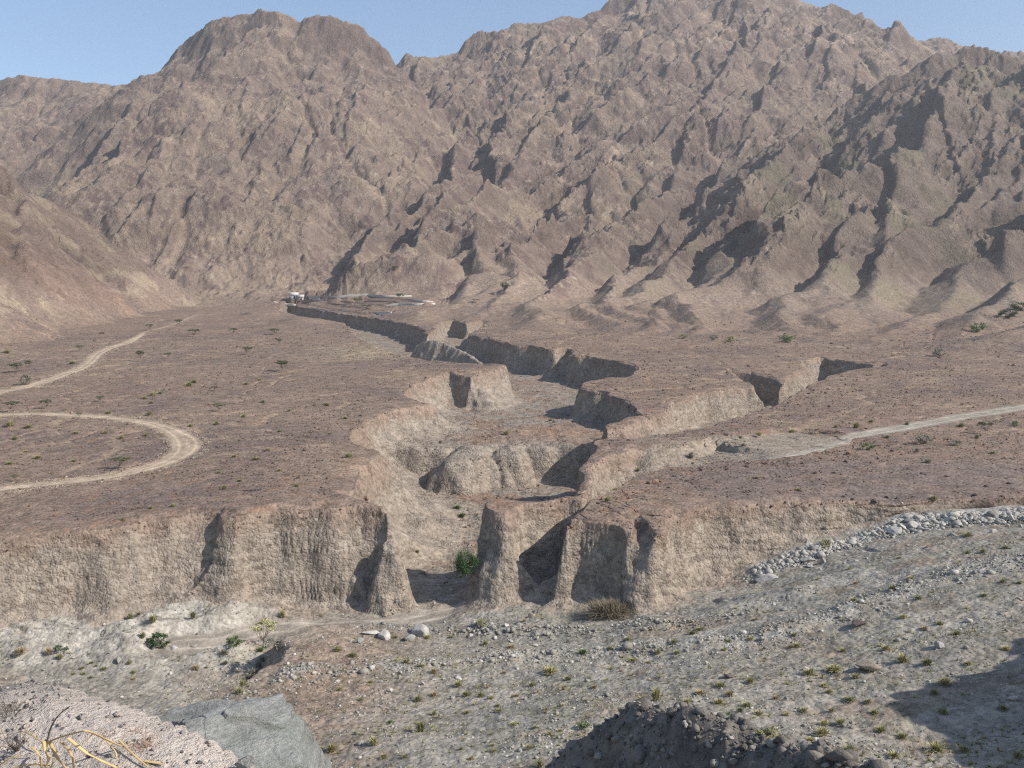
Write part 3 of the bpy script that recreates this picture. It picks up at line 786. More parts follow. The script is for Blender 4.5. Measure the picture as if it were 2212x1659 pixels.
    C[mk] = [.17, .15, .13]
    C[mk] = lerp(C[mk], [.25, .185, .14], sstep(.1, .6, n2[mk] * .6 + n3[mk]))
    C[k == 3] = [.22, .18, .14]
    # type for the bump: R walls, G gravel, B mountain rock
    P = np.zeros((n, 4), np.float32)
    P[:, 0] = st; P[:, 1] = np.where(hh > .3, .2, 1) * (1 - .75 * rd); P[:, 2] = sstep(.1, .6, hh)
    P[near, 3] = 1; P[near, 1] = .0
    return np.clip(C, .02, .8), P, rd
CC, PRM, RDM = covers(PX, PY, PZ, INF)
print('cover', round(time.time() - T00, 1))
# ------------------------------------------------------------------ materials
def new_mat(name):
    m = bpy.data.materials.new(name); m.use_nodes = True
    t = m.node_tree; b = t.nodes['Principled BSDF']; b.inputs['Roughness'].default_value = .95
    b.inputs['Specular IOR Level'].default_value = .12
    return m, t, b
def nd(t, typ, **kw):
    n = t.nodes.new(typ)
    for k, v in kw.items():
        if k.startswith('i_'):
            n.inputs[k[2:].replace('_', ' ')].default_value = v
        else:
            setattr(n, k, v)
    return n
def math_n(t, op, a, b=None, clamp=False):
    n = t.nodes.new('ShaderNodeMath'); n.operation = op; n.use_clamp = clamp
    for i, v in enumerate((a, b)):
        if v is None: continue
        if hasattr(v, 'links') or hasattr(v, 'is_linked'): t.links.new(v, n.inputs[i])
        else: n.inputs[i].default_value = v
    return n.outputs[0]
def noise_n(t, co, scale, detail=3, rough=.6, out='Fac'):
    n = nd(t, 'ShaderNodeTexNoise'); n.inputs['Scale'].default_value = scale; n.inputs['Detail'].default_value = detail; n.inputs['Roughness'].default_value = rough
    t.links.new(co, n.inputs['Vector']); return n.outputs[out]
def ground_material():
    m, t, b = new_mat('ground')
    at = nd(t, 'ShaderNodeAttribute', attribute_name='Col'); pr = nd(t, 'ShaderNodeAttribute', attribute_name='Prm')
    sp = nd(t, 'ShaderNodeSeparateColor'); t.links.new(pr.outputs['Color'], sp.inputs[0])
    wall, grav, rock = sp.outputs[0], sp.outputs[1], sp.outputs[2]
    co = nd(t, 'ShaderNodeTexCoord').outputs['Object']
    # scattered stones: dark and light specks
    v1 = nd(t, 'ShaderNodeTexVoronoi'); v1.inputs['Scale'].default_value = 1.7; t.links.new(co, v1.inputs['Vector'])
    v2 = nd(t, 'ShaderNodeTexVoronoi'); v2.inputs['Scale'].default_value = .55; t.links.new(co, v2.inputs['Vector'])
    nz = noise_n(t, co, 2.2, 5, .68); nw = noise_n(t, co, .35, 5, .65); nm = noise_n(t, co, .055, 6, .68)
    # colour variation
    s1 = nd(t, 'ShaderNodeSeparateColor'); t.links.new(v1.outputs['Color'], s1.inputs[0])
    s2 = nd(t, 'ShaderNodeSeparateColor'); t.links.new(v2.outputs['Color'], s2.inputs[0])
    f = math_n(t, 'MULTIPLY', math_n(t, 'SUBTRACT', s1.outputs[0], .5), .55)
    f2 = math_n(t, 'MULTIPLY', math_n(t, 'SUBTRACT', s2.outputs[0], .5), .28)
    f = math_n(t, 'MULTIPLY', math_n(t, 'ADD', f, f2), math_n(t, 'ADD', math_n(t, 'MULTIPLY', grav, .8), .12))
    f = math_n(t, 'ADD', f, math_n(t, 'MULTIPLY', math_n(t, 'SUBTRACT', nz, .5), .9))
    f = math_n(t, 'ADD', f, math_n(t, 'MULTIPLY', math_n(t, 'SUBTRACT', nw, .5), .8))
    f = math_n(t, 'ADD', f, math_n(t, 'MULTIPLY', math_n(t, 'MULTIPLY', math_n(t, 'SUBTRACT', nm, .5), 1.1), rock))
    f = math_n(t, 'MAXIMUM', math_n(t, 'ADD', f, 1.0), .35)
    vm = nd(t, 'ShaderNodeVectorMath', operation='SCALE'); t.links.new(at.outputs['Color'], vm.inputs[0]); t.links.new(f, vm.inputs['Scale'])
    hs = nd(t, 'ShaderNodeHueSaturation'); t.links.new(vm.outputs[0], hs.inputs['Color'])
    hs.inputs['Saturation'].default_value = 1.0
    t.links.new(hs.outputs[0], b.inputs['Base Color'])
    # relief: metres
    h = math_n(t, 'MULTIPLY', math_n(t, 'SUBTRACT', 1.0, v1.outputs['Distance']), math_n(t, 'MULTIPLY', grav, .16))
    h = math_n(t, 'ADD', h, math_n(t, 'MULTIPLY', nz, .14))
    h = math_n(t, 'ADD', h, math_n(t, 'MULTIPLY', math_n(t, 'SUBTRACT', 1.0, v2.outputs['Distance']), math_n(t, 'MULTIPLY', grav, .12)))
    h = math_n(t, 'ADD', h, math_n(t, 'MULTIPLY', nw, math_n(t, 'ADD', math_n(t, 'MULTIPLY', rock, 3.2), .25)))
    h = math_n(t, 'ADD', h, math_n(t, 'MULTIPLY', nm, math_n(t, 'MULTIPLY', rock, 3.0)))
    nr = noise_n(t, co, .9, 5, .75)
    h = math_n(t, 'ADD', h, math_n(t, 'MULTIPLY', nr, math_n(t, 'MULTIPLY', rock, 1.6)))
    # pebbly conglomerate with bedding on the walls
    mp = nd(t, 'ShaderNodeMapping'); mp.inputs['Scale'].default_value = (.55, .55, 1.6); t.links.new(co, mp.inputs['Vector'])
    nb = noise_n(t, mp.outputs[0], 1.0, 6, .7)
    vw = nd(t, 'ShaderNodeTexVoronoi'); vw.inputs['Scale'].default_value = 3.2; t.links.new(co, vw.inputs['Vector'])
    wl = math_n(t, 'ADD', math_n(t, 'MULTIPLY', nb, .36), math_n(t, 'MULTIPLY', math_n(t, 'SUBTRACT', .6, vw.outputs['Distance']), .16))
    mp2 = nd(t, 'ShaderNodeMapping'); mp2.inputs['Scale'].default_value = (1.5, 1.5, .16); t.links.new(co, mp2.inputs['Vector'])
    nv = noise_n(t, mp2.outputs[0], 1.0, 4, .6)
    wl = math_n(t, 'ADD', wl, math_n(t, 'MULTIPLY', nv, .15))
    h = math_n(t, 'ADD', h, math_n(t, 'MULTIPLY', wl, wall))
    bp = nd(t, 'ShaderNodeBump'); bp.inputs['Strength'].default_value = 1.0; bp.inputs['Distance'].default_value = 1.0
    far = math_n(t, 'SUBTRACT', 1.0, pr.outputs['Alpha'])
    h = math_n(t, 'MULTIPLY', h, math_n(t, 'ADD', math_n(t, 'MULTIPLY', far, .9), .1))
    nf = noise_n(t, co, 9.0, 6, .75)
    h = math_n(t, 'ADD', h, math_n(t, 'MULTIPLY', nf, math_n(t, 'ADD', math_n(t, 'MULTIPLY', pr.outputs['Alpha'], .06), .05)))
    t.links.new(h, bp.inputs['Height']); t.links.new(bp.outputs[0], b.inputs['Normal'])
    return m
M_GROUND = ground_material()

# ------------------------------------------------------------------ meshes
def np_mesh(name, V, Fq, mat, col=None, prm=None, smooth=True):
    me = bpy.data.meshes.new(name)
    k = Fq.shape[1]
    me.vertices.add(len(V)); me.vertices.foreach_set('co', np.ascontiguousarray(V, np.float32).ravel())
    me.loops.add(Fq.size); me.loops.foreach_set('vertex_index', Fq.astype(np.int32).ravel())
    me.polygons.add(len(Fq)); me.polygons.foreach_set('loop_start', np.arange(0, Fq.size, k, dtype=np.int32))
    me.polygons.foreach_set('loop_total', np.full(len(Fq), k, np.int32))
    if smooth: me.polygons.foreach_set('use_smooth', np.ones(len(Fq), bool))
    for nm, a in (('Col', col), ('Prm', prm)):
        if a is not None:
            at = me.attributes.new(nm, 'FLOAT_COLOR', 'POINT')
            at.data.foreach_set('color', (a if a.shape[1] == 4 else np.c_[a, np.ones(len(a))]).astype(np.float32).ravel())
    me.update(calc_edges=True)
    me.materials.append(mat)
    return me
def add(name, me, parent=None, **props):
    o = bpy.data.objects.new(name, me); COL.objects.link(o)
    if parent is not None: o.parent = parent
    for k, v in props.items(): o[k] = v
    return o
V = np.c_[PX, PY, PZ]
_i = (np.arange(NR - 1)[:, None] * NT + np.arange(NT - 1)[None, :]).ravel()
Q = np.c_[_i, _i + 1, _i + NT + 1, _i + NT]
reg = np.zeros(N, np.int8)                                   # 0 wadi bed and gorge floor
reg[INF['top'] < .3] = 2                                      # terrace
reg[INF['hh'] > .12] = 3                                      # mountains
reg[INF['steep'] > .45] = 1                                   # cliff
reg[(RDM > .5) & (INF['steep'] < .3)] = 4                     # dirt road
reg[(INF['cover'] > 0)] = 5                                   # hill at the camera
reg[(PY > 800) & (reg == 2)] = 3
fr = reg[Q[:, 0]]
for k, nm in enumerate(['wadi_ground', 'cliff', 'terrace_ground', 'mountains', 'dirt_road', 'hillside']):
    f = Q[fr == k]
    u, inv = np.unique(f, return_inverse=True)
    add(nm, np_mesh(nm, V[u], inv.reshape(f.shape), M_GROUND, CC[u], PRM[u], smooth=(k != 3)), kind='structure')
print('mesh', round(time.time() - T00, 1))
# ------------------------------------------------------------------ where things stand
_Zg = PZ.reshape(NR, NT)
def hit(u, v, rmin=20):
    """where the line of sight at (u, v) meets the ground"""
    a, b = ray(u, v)
    th = math.atan2(a, 1.0)
    j = int(np.clip(np.searchsorted(TH, th), 1, NT - 1)); f = (th - TH[j - 1]) / (TH[j] - TH[j - 1])
    prof = _Zg[:, j - 1] * (1 - f) + _Zg[:, j] * f
    rz = EYE + b * RR * math.cos(th)
    ok = np.nonzero((prof >= rz) & (RR > rmin))[0]
    if not len(ok): return None
    i = max(int(ok[0]), 1)
    d0_, d1_ = rz[i - 1] - prof[i - 1], prof[i] - rz[i]
    t = d0_ / (d0_ + d1_) if d0_ + d1_ > 0 else 1
    r = RR[i - 1] + (RR[i] - RR[i - 1]) * t
    return (r * math.sin(th), r * math.cos(th), float(prof[i - 1] + (prof[i] - prof[i - 1]) * t))
def zat(x, y):
    x = np.asarray(x, float); y = np.asarray(y, float)
    r = np.hypot(x, y); th = np.arctan2(x, y)
    j = np.clip(np.searchsorted(TH, th), 1, NT - 1); i = np.clip(np.searchsorted(RR, r), 1, NR - 1)
    fj = np.clip((th - TH[j - 1]) / (TH[j] - TH[j - 1]), 0, 1); fi = np.clip((r - RR[i - 1]) / (RR[i] - RR[i - 1]), 0, 1)
    return (_Zg[i - 1, j - 1] * (1 - fi) + _Zg[i, j - 1] * fi) * (1 - fj) + (_Zg[i - 1, j] * (1 - fi) + _Zg[i, j] * fi) * fj
def idx(x, y):
    r = np.hypot(x, y); th = np.arctan2(x, y)
    return np.clip(np.searchsorted(RR, r), 1, NR - 1) * NT + np.clip(np.searchsorted(TH, th), 1, NT - 1)

def put(name, me, loc, scale=1.0, rz=0.0, label=None, cat=None, group=None, tilt=(0, 0), parent=None):
    o = bpy.data.objects.new(name, me); COL.objects.link(o)
    o.location = loc; o.rotation_euler = (tilt[0], tilt[1], rz)
    o.scale = (scale, scale, scale) if not hasattr(scale, '__len__') else scale
    if parent is not None: o.parent = parent
    if label: o['label'] = label
    if cat: o['category'] = cat
    if group: o['group'] = group
    return o

# ------------------------------------------------------------------ stone
def stone_material(name):
    m, t, b = new_mat(name)
    at = nd(t, 'ShaderNodeAttribute', attribute_name='Col')
    oi = nd(t, 'ShaderNodeObjectInfo')
    co = nd(t, 'ShaderNodeTexCoord').outputs['Object']
    n1 = noise_n(t, co, 1.6, 6, .7); n2 = noise_n(t, co, 7.0, 4, .7)
    f = math_n(t, 'ADD', math_n(t, 'MULTIPLY', n1, .8), math_n(t, 'MULTIPLY', n2, .4))
    f = math_n(t, 'ADD', f, math_n(t, 'ADD', math_n(t, 'MULTIPLY', oi.outputs['Random'], .35), .22))
    vm = nd(t, 'ShaderNodeVectorMath', operation='SCALE'); t.links.new(at.outputs['Color'], vm.inputs[0]); t.links.new(f, vm.inputs['Scale'])
    t.links.new(vm.outputs[0], b.inputs['Base Color'])
    bp = nd(t, 'ShaderNodeBump'); bp.inputs['Distance'].default_value = .18
    t.links.new(math_n(t, 'ADD', n1, math_n(t, 'MULTIPLY', n2, .4)), bp.inputs['Height']); t.links.new(bp.outputs[0], b.inputs['Normal'])
    return m
M_STONE = stone_material('stone')
def ico(sub):
    import bmesh
    bm = bmesh.new(); bmesh.ops.create_icosphere(bm, subdivisions=sub, radius=1.0)
    V_ = np.array([v.co[:] for v in bm.verts], np.float32); F_ = np.array([[v.index for v in f.verts] for f in bm.faces], np.int32)
    bm.free(); return V_, F_
IC1, IC2, IC3, IC5 = ico(1), ico(2), ico(4), ico(7)
def rock_shape(rs, base, nplanes=11, soft=.0, flat=(.5, .95)):
    """a block bounded by random joint planes"""
    D_ = base[0]
    n = rs.randn(nplanes, 3); n /= np.linalg.norm(n, axis=1)[:, None]
    d = rs.uniform(*flat, nplanes)
    dots = D_ @ n.T
    r = np.where(dots > .05, d / np.maximum(dots, .05), 9).min(1)
    r = np.minimum(r, 1.25)
    return D_ * r[:, None]
def rock_mesh(name, seed, col, dims=(1, .8, .6), sub=IC3, planes=9, rough=.06):
    rs = np.random.RandomState(seed)
    V_ = rock_shape(rs, sub, planes)
    V_ = V_ * (1 + rough * Noise(seed).n3(V_[:, 0] * 3, V_[:, 1] * 3, V_[:, 2] * 3)[:, None])
    V_ = V_ * np.array(dims, np.float32) * .5
    V_[:, 2] += dims[2] * .26
    return np_mesh(name, V_, sub[1], M_STONE, np.tile(np.array(col, np.float32), (len(V_), 1)), smooth=False)
PALE, TAN, GREY, DARK, RUST = (.46, .43, .385), (.36, .29, .22), (.33, .32, .295), (.13, .105, .095), (.25, .16, .11)
ROCKS = {}
for nm_, c_ in (('pale', PALE), ('tan', TAN), ('grey', GREY), ('dark', DARK), ('rust', RUST)):
    ROCKS[nm_] = [rock_mesh('boulder', 100 + 7 * k + len(nm_), c_, (1.25, .95, .8 + .1 * (k % 3))) for k in range(4)]
SLAB = [rock_mesh('slab', 60 + k, PALE, (1.5, .9, .55), planes=8) for k in range(3)]

# ------------------------------------------------------------------ boulders
def w8(X_, Y_): return (1583.6 + .2841 * X_, 1060.4 + .2841 * Y_)
def z6(X_, Y_): return (.3608 * X_, 1060.4 + .3608 * Y_)
def z7(X_, Y_): return (707 + .3608 * X_, 1060.4 + .3608 * Y_)
def z8(X_, Y_): return (1426.5 + .3608 * X_, 1060.4 + .3608 * Y_)
RSB = np.random.RandomState(5)
def boulder(u, v, wpx, hpx, kind, label, group=None, mesh=None, tilt=None, sink=.12, rz=None):
    p = hit(u, v)
    if p is None: return None
    k = p[1] / FPX
    w, h = wpx * k, hpx * k
    me = mesh or ROCKS[kind][RSB.randint(4)]
    return put('boulder', me, (p[0], p[1] + .25 * w, p[2] - sink * h), (w / 1.2, w / 1.15, max(h, .45 * w) / .85), RSB.rand() * 6.28 if rz is None else rz, label, 'boulder', group,
               tilt or (RSB.uniform(-.2, .2), RSB.uniform(-.2, .2)))
G_ = 'boulders along the edge of the right bank'
s_ = .2841
boulder(*w8(285, 690), 185 * s_, 95 * s_, 'pale', 'long pale slab leaning up to the right at the foot of the right cliff', None, SLAB[0], (.1, -.35), rz=0.1)
boulder(*w8(580, 538), 125 * s_, 62 * s_, 'pale', 'flat-topped pale block jutting over the dark gap beside the right cliff', None, SLAB[1], (.05, -.06), rz=-.1)
boulder(*w8(1225, 322), 125 * s_, 88 * s_, 'grey', 'largest brownish-grey rounded boulder in the row on the right bank edge')
boulder(*w8(1310, 300), 115 * s_, 70 * s_, 'pale', 'pale wedge-shaped slab propped against the largest boulder of the bank row', None, SLAB[2], (.1, .45), rz=.3)
boulder(*w8(1380, 285), 80 * s_, 68 * s_, 'pale', 'upright pale boulder with a pointed top in the bank row')
boulder(*w8(1425, 228), 70 * s_, 45 * s_, 'pale', 'whitest boulder, perched highest on the pile at the bank edge')
boulder(*w8(1130, 322), 68 * s_, 46 * s_, 'pale', 'pale squat boulder just left of the largest boulder in the bank row')
boulder(*w8(1065, 330), 52 * s_, 42 * s_, 'pale', 'small boulder that starts the row on the right bank, at its lower end')
boulder(*w8(2120, 225), 42 * s_, 66 * s_, 'pale', 'tall narrow pale boulder standing near the right edge of the bank')
boulder(*w8(1985, 322), 48 * s_, 34 * s_, 'pale', 'single cream boulder sitting apart below the rubble of the right bank')
boulder(*w8(1505, 438), 64 * s_, 32 * s_, 'rust', 'pinkish boulder lying alone on the upper gravel of the right bank')
for X_, Y_, w_, h_ in [(1480, 240, 80, 32), (1470, 282, 80, 40), (1430, 300, 60, 32), (1480, 312, 60, 32), (1540, 304, 40, 28), (1580, 258, 62, 42), (1640, 238, 42, 42), (1665, 255, 42, 24), (1710, 248, 42, 42), (1530, 250, 50, 40),
                       (2160, 195, 38, 42), (2090, 280, 34, 40), (2190, 284, 34, 48), (1840, 212, 34, 28), (1780, 225, 36, 26), (1900, 240, 40, 28), (1960, 225, 30, 24), (2040, 235, 34, 26), (1620, 285, 36, 22), (1010, 322, 34, 24)]:
    boulder(*w8(X_, Y_), w_ * s_, h_ * s_, 'pale' if RSB.rand() < .6 else 'grey', 'pale grey boulder piled in the row along the right bank edge', G_)
for X_, Y_, w_, h_ in [(1250, 408, 52, 40), (1280, 402, 42, 36), (1140, 415, 50, 24), (1225, 430, 30, 22), (725, 478, 42, 28), (690, 555, 42, 60), (585, 580, 52, 26), (1390, 428, 42, 26), (1130, 514, 24, 20), (860, 500, 34, 24), (940, 540, 30, 20), (1020, 520, 28, 20), (800, 470, 30, 20),
                       (660, 610, 26, 30), (1330, 420, 30, 20), (1440, 340, 36, 22), (390, 912, 55, 28), (850, 560, 28, 20)]:
    boulder(*w8(X_, Y_), w_ * s_, h_ * s_, 'pale' if RSB.rand() < .55 else 'grey', 'small pale stone scattered on the gravel slope of the right bank', 'stones on the slope of the right bank')
q_ = .3608
boulder(*z7(265, 862), 105 * q_, 40 * q_, 'pale', 'long flat pale slab at the near side of the wadi track', None, SLAB[2], rz=.1)
boulder(*z7(335, 882), 92 * q_, 46 * q_, 'pale', 'rounded pale boulder beside the long flat slab by the wadi track')
boulder(*z7(545, 865), 120 * q_, 66 * q_, 'pale', 'biggest pale rock of the group below the gorge mouth')
boulder(*z7(487, 898), 76 * q_, 42 * q_, 'grey', 'darker grey boulder in front of the biggest pale rock of its group')
boulder(*z7(195, 912), 42 * q_, 40 * q_, 'grey', 'small grey boulder at the left end of the pale rock group')
boulder(*z8(1262, 1070), 170 * q_, 60 * q_, 'tan', 'large brown boulder casting a dark shadow, set alone in the gravel flat')
boulder(*z8(1200, 812), 105 * q_, 34 * q_, 'dark', 'flat dark slab lying in the middle of the right gravel flat')
boulder(*z8(1680, 940), 70 * q_, 40 * q_, 'grey', 'grey rock amid dark rubble at the edge of the big shadow')
boulder(*z8(2120, 1255), 70 * q_, 42 * q_, 'pale', 'pale boulder inside the big shadow at the right edge')
boulder(*z8(415, 1120), 60 * q_, 34 * q_, 'dark', 'small black rock above the shadowed spur')
boulder(*z8(155, 1415), 60 * q_, 36 * q_, 'pale', 'pale angular block on the crest of the shadowed spur')
boulder(*z8(425, 1490), 40 * q_, 40 * q_, 'pale', 'pale upright stone on the sunny back of the spur')
boulder(*z6(706, 1026), 40 * q_, 46 * q_, 'grey', 'upright grey boulder alone on the left wadi flat')
boulder(*z6(1032, 950), 66 * q_, 36 * q_, 'pale', 'pale tilted slab at the foot of the round green bush', None, SLAB[0], (.2, -.5), rz=0)
boulder(*z6(1160, 938), 46 * q_, 16 * q_, 'pale', 'low pale slab on the gravel between the two green bushes')
boulder(*z7(1222, 752), 44 * q_, 30 * q_, 'tan', 'tan boulder below the tip of the dirt spit at the gorge mouth')
boulder(*z4(1110, 1262), 26 * s_ * 1.25, 12 * s_ * 1.25, 'pale', 'bright white slab lying on the rock step inside the gorge')
for X_, Y_, w_, h_ in [(60, 1148, 30, 16), (320, 1148, 26, 14), (432, 1122, 24, 24), (570, 1160, 30, 24), (640, 1135, 28, 16), (700, 1132, 26, 14), (780, 1130, 44, 20), (890, 1085, 22, 20), (505, 1140, 20, 14), (130, 1150, 22, 14), (230, 1146, 20, 12), (1070, 812, 32, 20), (1245, 930, 36, 18),
                       (375, 1205, 40, 28), (1100, 905, 26, 24), (1260, 885, 20, 16), (930, 1120, 20, 12), (700, 790, 20, 14), (860, 870, 26, 18), (910, 855, 24, 16)]:
    boulder(*z7(X_, Y_), w_ * q_, h_ * q_, 'pale', 'small white stone in the line of stones across the wadi flat', 'white stones across the wadi flat')
for X_, Y_, w_, h_ in [(870, 1488, 62, 26), (1170, 1500, 42, 28), (1300, 1508, 44, 28), (1250, 1498, 40, 20), (1120, 1480, 34, 20), (1390, 1488, 44, 22), (1450, 1490, 36, 18), (1560, 1480, 46, 18), (1600, 1340, 40, 18), (1750, 1355, 50, 16), (2130, 1400, 40, 16), (1060, 1480, 30, 16), (540, 1470, 30, 14),
                       (400, 1095, 30, 12), (640, 1270, 30, 14), (1800, 1445, 36, 18), (1820, 1420, 34, 16), (1920, 1470, 50, 14)]:
    boulder(*z5(X_, Y_), w_ * .3551, h_ * .3551, 'dark', 'dark brown rock on the stony top of the right terrace', 'dark rocks along the front of the right terrace')
for X_, Y_, w_, h_ in [(232, 1490, 44, 22), (2100, 1310, 30, 16), (2000, 1390, 50, 26), (1960, 1395, 40, 20)]:
    boulder(*z4(X_, Y_), w_ * .3551, h_ * .3551, 'rust', 'reddish rock near the rim of the gorge', 'reddish rocks on the gorge rim')

# the big foreground boulder
def big_boulder():
    cu, cv = z6(1330, 1470)
    c = Vector(at_d(cu - 66, cv + 44, 4.75))
    def hull(planes, center, wob, seed):
        D_ = IC5[0]
        n = np.array([p[:3] for p in planes], float); n /= np.linalg.norm(n, axis=1)[:, None]
        d = np.array([p[3] for p in planes])
        dots = D_ @ n.T
        rr = np.where(dots > .02, d / np.maximum(dots, .02), 9)
        r = -np.log(np.exp(-rr * 90).sum(1)) / 90
        V_ = D_ * r[:, None]
        N_ = Noise(seed)
        dsp = wob * (1.0 * N_.n3(V_[:, 0] * 3, V_[:, 1] * 3, V_[:, 2] * 3) + .5 * N_.n3(V_[:, 0] * 9, V_[:, 1] * 9, V_[:, 2] * 9) + .35 * N_.n3(V_[:, 0] * 6 + V_[:, 2] * 22, V_[:, 1] * 8, V_[:, 2] * 26 - V_[:, 0] * 8))
        fo = V_ @ np.array([.42, -.25, .87]) * 11 + .8 * N_.n3(V_[:, 0] * 3, V_[:, 1] * 3, V_[:, 2] * 3)
        fs = fo - np.floor(fo); amp = .5 + N_.n3(np.floor(fo) * 3.7, V_[:, 0] * 2, V_[:, 1] * 2)
        dsp = dsp - .042 * np.clip(amp, 0, 1) * sstep(.25, 1, fs)
        fo2 = V_ @ np.array([-.75, -.55, .35]) * 5 + .5 * N_.n3(V_[:, 0] * 4, V_[:, 1] * 4, V_[:, 2] * 4 + 7)
        fs2 = np.abs(fo2 - np.round(fo2)); dsp = dsp - .022 * np.exp(-(fs2 / .045) ** 2) * np.clip(.3 + 1.5 * N_.n3(np.round(fo2) * 5.1, V_[:, 2] * 3, V_[:, 1] * 3), 0, 1)
        return V_ * (1 + dsp / np.maximum(r, .2))[:, None] + np.array(center)
    A = hull([(.30, -.52, .80, .24), (-.80, -.50, .12, .24), (.90, .15, .35, .44), (.55, -.80, .10, .40), (-.1, .9, .3, .34), (-.25, .25, .93, .27), (0, -.2, -1, .5), (-.6, .7, .4, .36), (.7, -.2, .68, .36)], (.16, .02, .05), .028, 41)
    B = hull([(-.18, -.55, .80, .16), (-.8, -.15, .55, .40), (.9, -.2, .2, .5), (-.5, -.85, .1, .36), (0, .9, .3, .40), (0, 0, -1, .4), (-.5, .55, .6, .34)], (-.27, -.05, -.12), .028, 42)
    V_ = np.vstack([A, B]); F_ = np.vstack([IC5[1], IC5[1] + len(A)])
    m, t, b = new_mat('green_stone')
    co = nd(t, 'ShaderNodeTexCoord').outputs['Object']
    mp = nd(t, 'ShaderNodeMapping'); mp.inputs['Rotation'].default_value = (.3, .5, .6); mp.inputs['Scale'].default_value = (1, 1, 4.5); t.links.new(co, mp.inputs['Vector'])
    n1 = noise_n(t, mp.outputs[0], 3.0, 8, .72); n2 = noise_n(t, co, 2.2, 4, .6); n3 = noise_n(t, co, 38, 5, .7)
    r1 = nd(t, 'ShaderNodeValToRGB'); t.links.new(n1, r1.inputs[0])
    e = r1.color_ramp.elements; e[0].position = .3; e[0].color = (.15, .152, .14, 1); e[1].position = .72; e[1].color = (.46, .445, .41, 1)
    x = r1.color_ramp.elements.new(.5); x.color = (.30, .305, .285, 1)
    mx = nd(t, 'ShaderNodeMix', data_type='RGBA'); t.links.new(r1.outputs[0], mx.inputs[6]); mx.inputs[7].default_value = (.29, .315, .29, 1)
    t.links.new(math_n(t, 'MULTIPLY', math_n(t, 'SUBTRACT', n2, .45), 3.0, True), mx.inputs[0])
    wv_ = nd(t, 'ShaderNodeTexWave'); wv_.inputs['Scale'].default_value = 1.1; wv_.inputs['Distortion'].default_value = 9; wv_.inputs['Detail'].default_value = 6; t.links.new(co, wv_.inputs['Vector'])
    mx2 = nd(t, 'ShaderNodeMix', data_type='RGBA'); t.links.new(mx.outputs[2], mx2.inputs[6]); mx2.inputs[7].default_value = (.43, .42, .385, 1)
    t.links.new(math_n(t, 'MULTIPLY', math_n(t, 'SUBTRACT', math_n(t, 'ADD', wv_.outputs['Fac'], math_n(t, 'MULTIPLY', n3, .25)), 1.1), 6.0, True), mx2.inputs[0])
    vm = nd(t, 'ShaderNodeVectorMath', operation='SCALE'); t.links.new(mx2.outputs[2], vm.inputs[0]); t.links.new(math_n(t, 'ADD', math_n(t, 'MULTIPLY', n3, 1.1), .45), vm.inputs['Scale'])
    t.links.new(vm.outputs[0], b.inputs['Base Color']); b.inputs['Roughness'].default_value = .75; b.inputs['Specular IOR Level'].default_value = .3
    bp = nd(t, 'ShaderNodeBump'); bp.inputs['Distance'].default_value = .05
    t.links.new(math_n(t, 'ADD', math_n(t, 'MULTIPLY', n1, 1.6), math_n(t, 'MULTIPLY', n3, .4)), bp.inputs['Height']); t.links.new(bp.outputs[0], b.inputs['Normal'])
    me = np_mesh('boulder', V_, F_, m)
    put('boulder', me, c, (.84, .8, .66), 0, 'large green-grey boulder with pale veins at the edge of the foreground ledge', 'boulder')
    me2 = rock_mesh('stone', 77, (.62, .60, .57), (1.2, .9, .9))
    put('stone', me2, at_z(*z6(1462, 1650), LEDGE + .02), .05, .4, 'small white stone at the foot of the big foreground boulder', 'stone')
big_boulder()

# ------------------------------------------------------------------ dry stalks on the ledge
def tube(pts, r0, r1, sides=6, flat=1.0):
    P = smooth_line(pts, 5); n = len(P); Vv = []; Ff = []
    for i, p in enumerate(P):
        d = P[min(i + 1, n - 1)] - P[max(i - 1, 0)]; d = d / (np.linalg.norm(d) + 1e-9)
        a = np.cross(d, (0, 0, 1.0)); a /= np.linalg.norm(a) + 1e-9; b = np.cross(a, d)
        r = r0 + (r1 - r0) * i / (n - 1)
        for k in range(sides):
            t = 6.2832 * k / sides
            Vv.append(p + a * r * math.cos(t) + b * r * flat * math.sin(t))
    for i in range(n - 1):
        for k in range(sides):
            Ff.append((i * sides + k, i * sides + (k + 1) % sides, (i + 1) * sides + (k + 1) % sides, (i + 1) * sides + k))
    return np.array(Vv, np.float32), np.array(Ff, np.int32)
def flat_mat(name, col, var=.5, scale=6, rough=.85, trans=0):
    m, t, b = new_mat(name)
    co = nd(t, 'ShaderNodeTexCoord').outputs['Object']; n = noise_n(t, co, scale, 4, .65); oi = nd(t, 'ShaderNodeObjectInfo')
    f = math_n(t, 'ADD', math_n(t, 'MULTIPLY', n, var * 1.6), math_n(t, 'ADD', math_n(t, 'MULTIPLY', oi.outputs['Random'], .3), 1 - .8 * var - .15))
    vm = nd(t, 'ShaderNodeVectorMath', operation='SCALE'); vm.inputs[0].default_value = col; t.links.new(f, vm.inputs['Scale'])
    t.links.new(vm.outputs[0], b.inputs['Base Color']); b.inputs['Roughness'].default_value = rough
    return m
M_STRAW = flat_mat('straw', (.52, .37, .17), .4, 20)
M_TWIG = flat_mat('twig', (.14, .11, .085), .4, 20)
